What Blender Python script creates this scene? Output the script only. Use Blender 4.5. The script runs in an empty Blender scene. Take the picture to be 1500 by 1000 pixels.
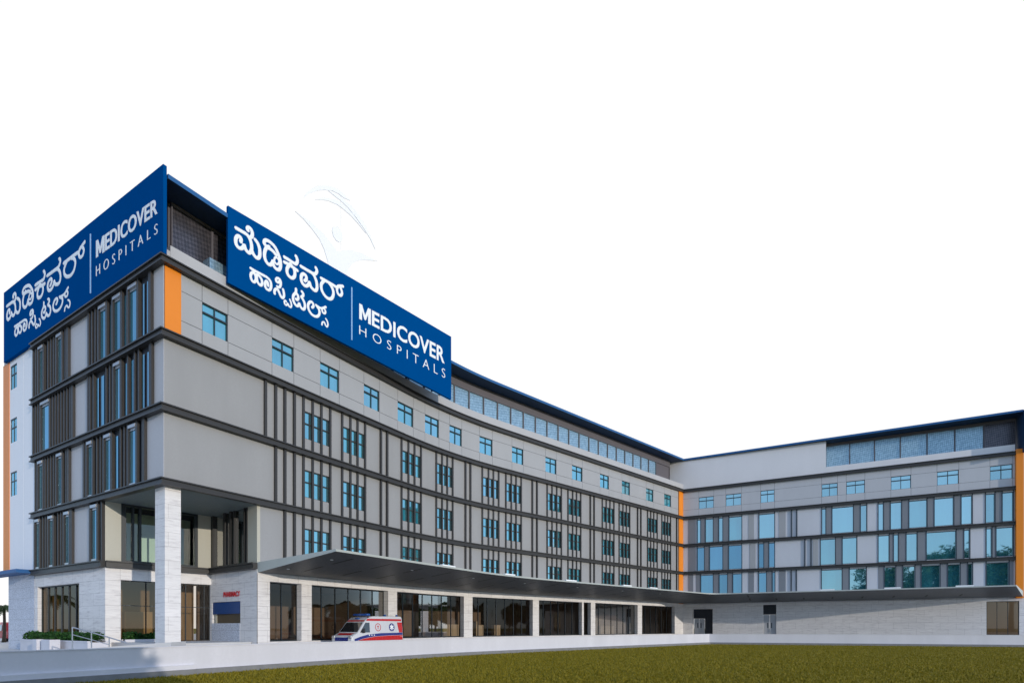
import bpy, bmesh, math, random
from mathutils import Vector, Matrix
random.seed(7)
sc = bpy.context.scene
col = sc.collection
R = math.radians

# ------------------------------------------------------------------ helpers
def tag(o, label=None, cat=None, group=None, kind=None):
    if label: o['label'] = label
    if cat: o['category'] = cat
    if group: o['group'] = group
    if kind: o['kind'] = kind
    return o

def empty(name, loc=(0, 0, 0), rz=0.0):
    o = bpy.data.objects.new(name, None)
    o.empty_display_size = 0.3
    o.location = loc
    o.rotation_euler = (0, 0, rz)
    col.objects.link(o)
    return o

class MB:
    """collects polygons (with optional uv and material slot) and links them as one mesh object"""
    def __init__(s):
        s.v = []; s.f = []; s.uv = []; s.m = []
    def poly(s, pts, mi=0, uv=None):
        b = len(s.v)
        s.v.extend([tuple(p) for p in pts])
        s.f.append(tuple(range(b, b + len(pts))))
        s.uv.append(uv); s.m.append(mi)
    def hexa(s, p, mi=0, uvf=None):
        """p: 8 corners, bottom ring 0-3 then top ring 4-7"""
        b = len(s.v)
        s.v.extend([tuple(q) for q in p])
        for q in ((0, 3, 2, 1), (4, 5, 6, 7), (0, 1, 5, 4), (1, 2, 6, 5), (2, 3, 7, 6), (3, 0, 4, 7)):
            s.f.append(tuple(b + i for i in q))
            s.uv.append([uvf[i] for i in q] if uvf else None); s.m.append(mi)
    def box(s, c, size, mi=0, rz=0.0):
        hx, hy, hz = size[0] / 2, size[1] / 2, size[2] / 2
        ca, sa = math.cos(rz), math.sin(rz)
        p = []
        for z in (-hz, hz):
            for x, y in ((-hx, -hy), (hx, -hy), (hx, hy), (-hx, hy)):
                p.append((c[0] + x * ca - y * sa, c[1] + x * sa + y * ca, c[2] + z))
        s.hexa(p, mi)
    def prism(s, ring, z0, z1, mi=0):
        n = len(ring); b = len(s.v)
        s.v.extend([(p[0], p[1], z0) for p in ring] + [(p[0], p[1], z1) for p in ring])
        s.f.append(tuple(range(b + n - 1, b - 1, -1))); s.f.append(tuple(range(b + n, b + 2 * n)))
        s.uv += [None, None]; s.m += [mi, mi]
        for i in range(n):
            j = (i + 1) % n
            s.f.append((b + i, b + j, b + n + j, b + n + i)); s.uv.append(None); s.m.append(mi)
    def tube(s, pts, rad, n=8, mi=0, caps=True):
        pts = [Vector(p) for p in pts]
        rs = rad if isinstance(rad, (list, tuple)) else [rad] * len(pts)
        b = len(s.v)
        for i, p in enumerate(pts):
            d = (pts[min(i + 1, len(pts) - 1)] - pts[max(i - 1, 0)]).normalized()
            a = Vector((0, 0, 1)) if abs(d.z) < 0.9 else Vector((1, 0, 0))
            x = d.cross(a).normalized(); y = d.cross(x)
            for k in range(n):
                t = 2 * math.pi * k / n
                s.v.append(tuple(p + (x * math.cos(t) + y * math.sin(t)) * rs[i]))
        for i in range(len(pts) - 1):
            for k in range(n):
                k2 = (k + 1) % n
                s.f.append((b + i * n + k, b + i * n + k2, b + (i + 1) * n + k2, b + (i + 1) * n + k))
                s.uv.append(None); s.m.append(mi)
        if caps:
            s.f.append(tuple(b + k for k in range(n))); s.uv.append(None); s.m.append(mi)
            e = b + (len(pts) - 1) * n
            s.f.append(tuple(e + n - 1 - k for k in range(n))); s.uv.append(None); s.m.append(mi)
    def mesh(s, name, mats, smooth=False, fix=True):
        me = bpy.data.meshes.new(name)
        me.from_pydata(s.v, [], s.f)
        for m in (mats if isinstance(mats, (list, tuple)) else [mats]): me.materials.append(m)
        if any(u for u in s.uv):
            l = me.uv_layers.new(name='uv'); k = 0
            for f, u in zip(s.f, s.uv):
                for i in range(len(f)):
                    l.data[k].uv = u[i] if u else (s.v[f[i]][0], s.v[f[i]][2]); k += 1
        me.polygons.foreach_set('material_index', s.m)
        if smooth: me.polygons.foreach_set('use_smooth', [True] * len(s.f))
        if fix:
            bm = bmesh.new(); bm.from_mesh(me)
            bmesh.ops.recalc_face_normals(bm, faces=bm.faces)
            bm.to_mesh(me); bm.free()
        me.update()
        return me
    def build(s, name, mats, parent=None, smooth=False, fix=True):
        o = bpy.data.objects.new(name, s.mesh(name, mats, smooth, fix))
        col.objects.link(o)
        if parent: o.parent = parent
        return o

def smooth_line(pts, n=5):
    """Catmull-Rom through 2-D points"""
    out = []
    for i in range(len(pts) - 1):
        p0, p1, p2, p3 = pts[max(i - 1, 0)], pts[i], pts[i + 1], pts[min(i + 2, len(pts) - 1)]
        for k in range(n):
            t = k / n
            out.append(tuple(0.5 * (2 * b + (c - a) * t + (2 * a - 5 * b + 4 * c - d) * t * t + (3 * b - a - 3 * c + d) * t ** 3)
                             for a, b, c, d in zip(p0, p1, p2, p3)))
    out.append(tuple(pts[-1]))
    return out

# ------------------------------------------------------------------ materials
MATS = {}
def newmat(name):
    m = bpy.data.materials.new(name); m.use_nodes = True
    nt = m.node_tree; b = nt.nodes['Principled BSDF']
    MATS[name] = m
    return m, nt, b
def node(nt, t, **kw):
    n = nt.nodes.new(t)
    for k, v in kw.items(): setattr(n, k, v)
    return n
def ramp(nt, stops):
    n = node(nt, 'ShaderNodeValToRGB')
    e = n.color_ramp.elements
    while len(e) < len(stops): e.new(0.5)
    for q, (p, c) in zip(e, stops):
        q.position = p; q.color = (*c, 1)
    return n
def coords(nt, scale=(1, 1, 1), out='Object'):
    t = node(nt, 'ShaderNodeTexCoord'); mp = node(nt, 'ShaderNodeMapping')
    mp.inputs['Scale'].default_value = scale
    nt.links.new(t.outputs[out], mp.inputs[0])
    return mp.outputs[0]
def noise(nt, vec, scale, detail=4, rough=0.55):
    n = node(nt, 'ShaderNodeTexNoise')
    n.inputs['Scale'].default_value = scale; n.inputs['Detail'].default_value = detail; n.inputs['Roughness'].default_value = rough
    nt.links.new(vec, n.inputs['Vector'])
    return n.outputs['Fac']
def mixc(nt, fac, a, b, mode='MIX'):
    n = node(nt, 'ShaderNodeMix', data_type='RGBA', blend_type=mode)
    for sock, v in ((n.inputs[0], fac), (n.inputs[6], a), (n.inputs[7], b)):
        if hasattr(v, 'links') or hasattr(v, 'is_linked'): nt.links.new(v, sock)
        elif isinstance(v, (int, float)): sock.default_value = v
        else: sock.default_value = (*v, 1)
    return n.outputs[2]
def bump(nt, b, h, strength=0.2, dist=0.02):
    n = node(nt, 'ShaderNodeBump'); n.inputs['Strength'].default_value = strength; n.inputs['Distance'].default_value = dist
    nt.links.new(h, n.inputs['Height']); nt.links.new(n.outputs[0], b.inputs['Normal'])

def paint(name, c, rough=0.5, var=0.08, scale=0.7, metal=0.0, streak=True, spec=0.5):
    """a painted or coated surface with faint weathering"""
    m, nt, b = newmat(name)
    v = coords(nt, (1, 1, 0.25) if streak else (1, 1, 1))
    f = noise(nt, v, scale, 6)
    g = noise(nt, coords(nt), 9.0, 3)
    lo = tuple(x * (1 - var) for x in c); hi = tuple(min(1, x * (1 + var)) for x in c)
    r = ramp(nt, [(0.3, lo), (0.7, hi)])
    nt.links.new(f, r.inputs[0])
    c2 = mixc(nt, g, r.outputs[0], tuple(x * 0.93 for x in c))
    nt.links.new(c2, b.inputs['Base Color'])
    mr = node(nt, 'ShaderNodeMapRange'); mr.inputs[3].default_value = max(0.05, rough - 0.12); mr.inputs[4].default_value = min(1, rough + 0.12)
    nt.links.new(g, mr.inputs[0]); nt.links.new(mr.outputs[0], b.inputs['Roughness'])
    b.inputs['Metallic'].default_value = metal; b.inputs['Specular IOR Level'].default_value = spec
    return m

def stone(name, base, dark, granite=False):
    m, nt, b = newmat(name)
    tc = node(nt, 'ShaderNodeTexCoord'); uvo = tc.outputs['UV']
    if granite:
        f = noise(nt, coords(nt), 14, 5, 0.75)
        r = ramp(nt, [(0.36, dark), (0.5, base), (0.64, tuple(min(1, x * 1.35) for x in base))])
        nt.links.new(f, r.inputs[0]); c = r.outputs[0]
    else:
        mp = node(nt, 'ShaderNodeMapping'); mp.inputs['Scale'].default_value = (0.9, 0.9, 7.0)
        nt.links.new(tc.outputs['Object'], mp.inputs[0])
        f = noise(nt, mp.outputs[0], 1.3, 8, 0.72)
        mp2 = node(nt, 'ShaderNodeMapping'); mp2.inputs['Scale'].default_value = (0.3, 0.3, 1.6)
        nt.links.new(tc.outputs['Object'], mp2.inputs[0])
        g = noise(nt, mp2.outputs[0], 1.0, 3)
        r = ramp(nt, [(0.34, dark), (0.49, base), (0.70, tuple(min(1, x * 1.12) for x in base))])
        nt.links.new(f, r.inputs[0])
        c = mixc(nt, g, r.outputs[0], tuple(x * 0.8 for x in base))
    br = node(nt, 'ShaderNodeTexBrick'); br.offset = 0.5
    br.inputs['Scale'].default_value = 1.0
    br.inputs['Brick Width'].default_value = 1.5; br.inputs['Row Height'].default_value = 0.75
    br.inputs['Mortar Size'].default_value = 0.012; br.inputs['Mortar Smooth'].default_value = 0.3
    br.inputs['Color1'].default_value = (1, 1, 1, 1); br.inputs['Color2'].default_value = (0.95, 0.95, 0.95, 1); br.inputs['Mortar'].default_value = (0.64, 0.63, 0.63, 1)
    nt.links.new(uvo, br.inputs['Vector'])
    c = mixc(nt, 1.0, c, br.outputs['Color'], 'MULTIPLY')
    nt.links.new(c, b.inputs['Base Color'])
    b.inputs['Roughness'].default_value = 0.62
    bump(nt, b, f, 0.25, 0.02)
    return m

def mirror_glass(name, tint, body, mixf=0.6, rough=0.02):
    """reflective coated glazing"""
    m, nt, b = newmat(name)
    nt.nodes.remove(b)
    out = nt.nodes['Material Output']
    gl = node(nt, 'ShaderNodeBsdfGlossy'); gl.inputs['Color'].default_value = (*tint, 1); gl.inputs['Roughness'].default_value = rough
    df = node(nt, 'ShaderNodeBsdfDiffuse')
    v = coords(nt, (1, 1, 0.3)); f = noise(nt, v, 0.8, 3)
    r = ramp(nt, [(0.35, tuple(x * 0.75 for x in body)), (0.65, tuple(x * 1.2 for x in body))])
    nt.links.new(f, r.inputs[0]); nt.links.new(r.outputs[0], df.inputs['Color'])
    w = noise(nt, coords(nt), 0.35, 2)
    bn = node(nt, 'ShaderNodeBump'); bn.inputs['Strength'].default_value = 0.05; bn.inputs['Distance'].default_value = 0.15
    nt.links.new(w, bn.inputs['Height']); nt.links.new(bn.outputs[0], gl.inputs['Normal'])
    mx = node(nt, 'ShaderNodeMixShader')
    oi = node(nt, 'ShaderNodeObjectInfo'); vr = node(nt, 'ShaderNodeMapRange'); vr.inputs[3].default_value = mixf - .13; vr.inputs[4].default_value = mixf + .10
    nt.links.new(oi.outputs['Random'], vr.inputs[0]); nt.links.new(vr.outputs[0], mx.inputs[0])
    nt.links.new(df.outputs[0], mx.inputs[1]); nt.links.new(gl.outputs[0], mx.inputs[2]); nt.links.new(mx.outputs[0], out.inputs[0])
    return m

def clear_glass(name, tint, refl=0.1, gcol=(1, 1, 1)):
    """tinted see-through glazing with a mirror share that grows at grazing angles"""
    m, nt, b = newmat(name)
    nt.nodes.remove(b)
    out = nt.nodes['Material Output']
    tr = node(nt, 'ShaderNodeBsdfTransparent'); tr.inputs[0].default_value = (*tint, 1)
    gl = node(nt, 'ShaderNodeBsdfGlossy'); gl.inputs['Roughness'].default_value = 0.015; gl.inputs['Color'].default_value = (*gcol, 1)
    lw = node(nt, 'ShaderNodeLayerWeight'); lw.inputs[0].default_value = 0.3
    mr = node(nt, 'ShaderNodeMapRange'); mr.inputs[3].default_value = refl; mr.inputs[4].default_value = min(1, refl + 0.5)
    nt.links.new(lw.outputs['Fresnel'], mr.inputs[0])
    mx = node(nt, 'ShaderNodeMixShader')
    nt.links.new(mr.outputs[0], mx.inputs[0]); nt.links.new(tr.outputs[0], mx.inputs[1]); nt.links.new(gl.outputs[0], mx.inputs[2])
    nt.links.new(mx.outputs[0], out.inputs[0])
    return m

def leafmat(name, c1, c2):
    m, nt, b = newmat(name)
    g = node(nt, 'ShaderNodeNewGeometry')
    r = ramp(nt, [(0.0, c1), (1.0, c2)])
    nt.links.new(g.outputs['Random Per Island'], r.inputs[0])
    nt.links.new(r.outputs[0], b.inputs['Base Color'])
    b.inputs['Roughness'].default_value = 0.55
    b.inputs['Specular IOR Level'].default_value = 0.2
    return m

wall_grey = paint('wall_grey', (0.325, 0.325, 0.328), 0.55, 0.085)
panel_grey = paint('panel_grey', (0.39, 0.395, 0.405), 0.5, 0.06)
panel_side = paint('panel_side', (0.50, 0.49, 0.50), 0.5, 0.05)
panel_wing = paint('panel_wing', (0.54, 0.545, 0.57), 0.5, 0.06)
plant_wall = paint('plant_wall', (0.78, 0.76, 0.77), 0.55, 0.04)
panel_light = paint('panel_light', (0.62, 0.63, 0.67), 0.5, 0.05)
infill_grey = paint('infill_grey', (0.22, 0.235, 0.26), 0.5, 0.06)
wall_white = paint('wall_white', (0.90, 0.90, 0.92), 0.6, 0.03)
dark_metal = paint('dark_metal', (0.036, 0.034, 0.033), 0.45, 0.15)
fin_brown = paint('fin_brown', (0.032, 0.029, 0.028), 0.5, 0.12)
frame_dark = paint('frame_dark', (0.02, 0.028, 0.035), 0.4, 0.1)
frame_slate = paint('frame_slate', (0.045, 0.06, 0.08), 0.4, 0.1)
backing_dark = paint('backing_dark', (0.018, 0.021, 0.03), 0.6, 0.1)
joint_dark = paint('joint_dark', (0.07, 0.07, 0.075), 0.8, 0.1)
orange = paint('orange_cladding', (0.88, 0.255, 0.006), 0.45, 0.05)
roof_blue = paint('roof_blue', (0.004, 0.10, 0.30), 0.5, 0.08)
soffit_navy = paint('soffit_navy', (0.004, 0.034, 0.095), 0.6, 0.08)
sign_blue = paint('sign_blue', (0.0, 0.068, 0.26), 0.8, 0.03, spec=0.0)
sign_white = paint('sign_white', (0.92, 0.94, 0.95), 0.5, 0.02)
line_blue = paint('line_blue', (0.28, 0.50, 0.80), 0.5, 0.02)
sign_red = paint('sign_red', (0.62, 0.02, 0.03), 0.5, 0.05)
beam_mauve = paint('beam_mauve', (0.12, 0.11, 0.125), 0.6, 0.08)
parapet_grey = paint('parapet_grey', (0.47, 0.47, 0.48), 0.55, 0.06)
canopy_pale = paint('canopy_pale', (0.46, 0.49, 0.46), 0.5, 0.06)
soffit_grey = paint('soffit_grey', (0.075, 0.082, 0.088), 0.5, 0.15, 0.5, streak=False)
soffit_slot = paint('soffit_slot', (0.012, 0.012, 0.013), 0.6, 0.1)
recess_soffit = paint('recess_soffit', (0.16, 0.19, 0.19), 0.6, 0.06)
room_cream = paint('room_cream', (0.78, 0.72, 0.54), 0.6, 0.06)
recess_panel = paint('recess_panel', (0.50, 0.48, 0.40), 0.55, 0.05)
wall_boundary = paint('boundary_white', (0.67, 0.66, 0.70), 0.65, 0.12, 0.6)
kerb_grey = paint('kerb_grey', (0.22, 0.22, 0.225), 0.85, 0.2, 3.0, streak=False)
paving = paint('paving', (0.58, 0.57, 0.56), 0.8, 0.12, 0.6, streak=False)
interior_dark = paint('interior_dark', (0.27, 0.22, 0.18), 0.7, 0.15)
interior_floor = paint('interior_floor', (0.12, 0.11, 0.10), 0.5, 0.1)
cream = paint('cream_panel', (0.62, 0.54, 0.40), 0.6, 0.08)
steel = paint('steel', (0.55, 0.55, 0.57), 0.3, 0.05, metal=0.9)
door_grey = paint('door_grey', (0.46, 0.47, 0.49), 0.45, 0.05)
white_paint = paint('white_gloss', (0.66, 0.66, 0.68), 0.25, 0.02)
van_red = paint('van_red', (0.55, 0.02, 0.02), 0.25, 0.04)
van_blue = paint('van_blue', (0.02, 0.03, 0.20), 0.25, 0.04)
lamp_blue = paint('lamp_blue', (0.015, 0.08, 0.32), 0.15, 0.04)
rubber = paint('rubber', (0.02, 0.02, 0.02), 0.8, 0.2)
black_trim = paint('black_trim', (0.02, 0.02, 0.022), 0.5, 0.1)
silver_trim = paint('silver_trim', (0.45, 0.46, 0.48), 0.3, 0.05, metal=0.6)
emblem_white = paint('emblem_white', (0.96, 0.97, 0.97), 0.5, 0.02)
counter_blue = paint('counter_blue', (0.006, 0.06, 0.22), 0.4, 0.05)
room_tan = paint('room_tan', (0.40, 0.30, 0.17), 0.7, 0.1)
edge_pale = paint('edge_pale', (0.62, 0.80, 0.92), 0.5, 0.02)
hatch_brown = paint('hatch_brown', (0.10, 0.075, 0.045), 0.5, 0.1)
travertine = stone('travertine', (0.87, 0.84, 0.82), (0.55, 0.51, 0.51))
granite = stone('granite', (0.56, 0.59, 0.66), (0.30, 0.33, 0.40), True)
glass_cyan = mirror_glass('glass_cyan', (0.55, 0.80, 0.87), (0.05, 0.31, 0.39), 0.55)
glass_blue = mirror_glass('glass_blue', (0.56, 0.78, 0.79), (0.04, 0.23, 0.29), 0.66)
glass_deep = mirror_glass('glass_deep', (0.36, 0.60, 0.74), (0.02, 0.15, 0.21), 0.55)
glass_teal = clear_glass('glass_teal', (0.76, 0.93, 0.93), 0.06)
glass_brown = clear_glass('glass_brown', (0.62, 0.52, 0.38), 0.07, (0.85, 0.78, 0.68))
glass_smoke = clear_glass('glass_smoke', (0.70, 0.64, 0.58), 0.03, (0.75, 0.72, 0.68))
car_glass = mirror_glass('car_glass', (0.5, 0.5, 0.5), (0.02, 0.022, 0.025), 0.3)
bark = paint('bark', (0.10, 0.075, 0.05), 0.9, 0.3, 4, streak=False)
leaf_dark = leafmat('leaf_dark', (0.012, 0.035, 0.008), (0.045, 0.10, 0.02))
leaf_hedge = leafmat('leaf_hedge', (0.008, 0.035, 0.008), (0.035, 0.11, 0.02))
leaf_palm = leafmat('leaf_palm', (0.02, 0.045, 0.012), (0.06, 0.11, 0.03))

def mesh_screen(name, a, c):
    """perforated metal infill of the roof-top screen: a fine diagonal lattice over pale backing"""
    m, nt, b = newmat(name)
    tc = node(nt, 'ShaderNodeTexCoord')
    mp = node(nt, 'ShaderNodeMapping'); mp.inputs['Rotation'].default_value = (0, 0, R(38)); mp.inputs['Scale'].default_value = (7.5, 5.5, 1)
    nt.links.new(tc.outputs['UV'], mp.inputs[0])
    ck = node(nt, 'ShaderNodeTexChecker'); ck.inputs['Scale'].default_value = 1.0
    ck.inputs['Color1'].default_value = (*a, 1); ck.inputs['Color2'].default_value = (*c, 1)
    nt.links.new(mp.outputs[0], ck.inputs['Vector'])
    f = noise(nt, coords(nt), 5.0, 4, 0.7)
    h = noise(nt, coords(nt), 3.2, 6, 0.85); hr = ramp(nt, [(0.40, (0.62, 0.66, 0.70)), (0.60, (1.0, 1.0, 1.0))]); nt.links.new(h, hr.inputs[0])
    cc = mixc(nt, f, ck.outputs['Color'], tuple((x + y) / 2 for x, y in zip(a, c)))
    cc = mixc(nt, 1.0, cc, hr.outputs[0], 'MULTIPLY')
    nt.links.new(cc, b.inputs['Base Color'])
    b.inputs['Roughness'].default_value = 0.3; b.inputs['Metallic'].default_value = 0.5
    return m
screen_pale = mesh_screen('screen_pale', (0.52, 0.71, 0.80), (0.23, 0.37, 0.46))
screen_dark = mesh_screen('screen_dark', (0.17, 0.155, 0.17), (0.06, 0.055, 0.065))

def lawnmat():
    m, nt, b = newmat('lawn_grass')
    v = coords(nt)
    f = noise(nt, v, 0.35, 5); g = noise(nt, v, 6.0, 5, 0.7)
    r = ramp(nt, [(0.3, (0.12, 0.10, 0.004)), (0.55, (0.18, 0.15, 0.006)), (0.8, (0.24, 0.19, 0.010))])
    nt.links.new(g, r.inputs[0])
    c = mixc(nt, f, r.outputs[0], (0.15, 0.13, 0.005))
    nt.links.new(c, b.inputs['Base Color']); b.inputs['Roughness'].default_value = 0.9; b.inputs['Specular IOR Level'].default_value = 0.1
    bump(nt, b, g, 0.6, 0.06)
    return m
lawn_m = lawnmat()
blade_m = leafmat('grass_blade', (0.165, 0.135, 0.007), (0.275, 0.215, 0.014))

# ------------------------------------------------------------------ measured positions along the fronts (metres)
FIN_SOLO = [5.84, 6.55, 7.21, 7.92]
GROUPS = [[8.64, 9.37, 10.09, 10.84], [11.9, 12.66, 13.34, 14.08], [18.01, 18.82, 19.55, 20.33], [22.2, 22.92, 23.56, 24.24], [28.03, 28.83, 29.47, 30.16], [31.12, 31.86, 32.52, 33.24], [37.11, 37.88, 38.63, 39.38], [40.49, 41.28, 41.95, 42.69], [46.68, 47.44, 48.18, 48.98], [50.05, 50.85, 51.56, 52.29], [56.29, 57.05, 57.78, 58.61], [59.76, 60.53, 61.23, 61.99]]
PAIRS = [[15.68, 16.35], [25.84, 26.47], [34.83, 35.52], [44.39, 45.09], [53.98, 54.72], [63.56]]
TOPWIN = [[1.99, 3.49], [6.35, 7.94], [10.03, 11.69], [14.01, 15.62], [17.62, 19.47], [20.87, 22.58], [23.9, 25.45], [27.72, 29.4], [32.0, 33.59], [36.9, 38.63], [41.24, 43.06], [46.31, 48.04], [50.69, 52.4], [56.05, 57.75], [60.45, 62.2]]
GROUND = [[6.17, 8.49], [9.3, 16.5], [17.5, 25.67], [26.77, 34.93], [35.85, 42.91], [43.24, 44.52], [45.34, 54.04], [55.03, 63.1]]
WTOP = [[2.18, 4.18], [5.73, 7.73], [10.09, 11.78], [17.19, 18.95], [19.87, 21.84], [24.49, 26.48], [28.96, 30.98], [33.75, 35.71]]
WG = [[[1.95, 2.46], [3.05, 4.13], [4.8, 5.38], [6.13, 7.81], [9.88, 11.82], [17.19, 17.68], [18.32, 20.66], [21.35, 22.06], [23.18, 23.77], [24.42, 25.58], [26.25, 28.05], [28.67, 30.54], [31.16, 32.21], [33.33, 34.22], [34.78, 35.8]], [[1.95, 2.96], [3.59, 5.38], [6.08, 7.81], [9.84, 10.51], [11.08, 11.82], [17.04, 18.73], [19.43, 21.02], [23.18, 24.35], [24.73, 25.27], [25.98, 27.11], [27.92, 30.76], [31.41, 31.99], [33.39, 33.95], [34.25, 35.8]], [[2.41, 4.13], [4.85, 5.99], [6.61, 7.81], [9.84, 10.84], [11.49, 11.86], [17.15, 19.46], [20.19, 22.02], [23.8, 25.0], [25.64, 26.88], [27.43, 29.28], [29.91, 31.13], [31.75, 32.24], [33.39, 35.42]]]
WD = [[[2.46, 3.05], [4.13, 4.8], [5.38, 6.13], [17.68, 18.32], [20.66, 21.35], [23.77, 24.42], [25.58, 26.25], [28.05, 28.67], [30.54, 31.16], [34.22, 34.78]], [[2.96, 3.59], [5.38, 6.08], [10.51, 11.08], [18.73, 19.43], [24.35, 24.73], [25.27, 25.98], [27.11, 27.92], [30.76, 31.41], [33.95, 34.25]], [[1.77, 2.41], [4.13, 4.85], [5.99, 6.61], [10.84, 11.49], [19.46, 20.19], [23.18, 23.8], [25.0, 25.64], [26.88, 27.43], [29.28, 29.91], [31.13, 31.75], [35.42, 35.8]]]
WPAIR = [[13.78, 14.38], [15.31, 16.01], [13.75, 14.34]]
LWIN = [[[15.45, 16.17], [12.47, 13.2], [6.3, 7.16], [4.49, 5.37], [2.62, 3.55]], [[14.43, 15.77], [4.55, 5.29]], [[15.52, 16.26], [12.47, 13.2], [8.1, 8.75], [5.71, 6.48], [2.73, 3.54]], [[16.09, 16.75], [13.82, 14.51], [11.34, 12.05], [7.47, 8.26]]]
LPAN = [[[8.68, 11.4], [-0.03, 1.03]], [[8.75, 10.7], [-0.03, 0.96]], [[9.34, 11.3], [-0.03, 1.72]], [[8.68, 10.84]]]
LSLIT = [[[5.71, 5.96], [3.98, 4.22], [1.98, 2.13], [1.42, 1.68]], [[7.44, 7.71], [6.74, 7.09], [3.9, 4.14], [3.2, 3.43], [1.98, 2.2], [1.41, 1.65]], [[5.0, 5.29], [2.11, 2.28]], []]
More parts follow.
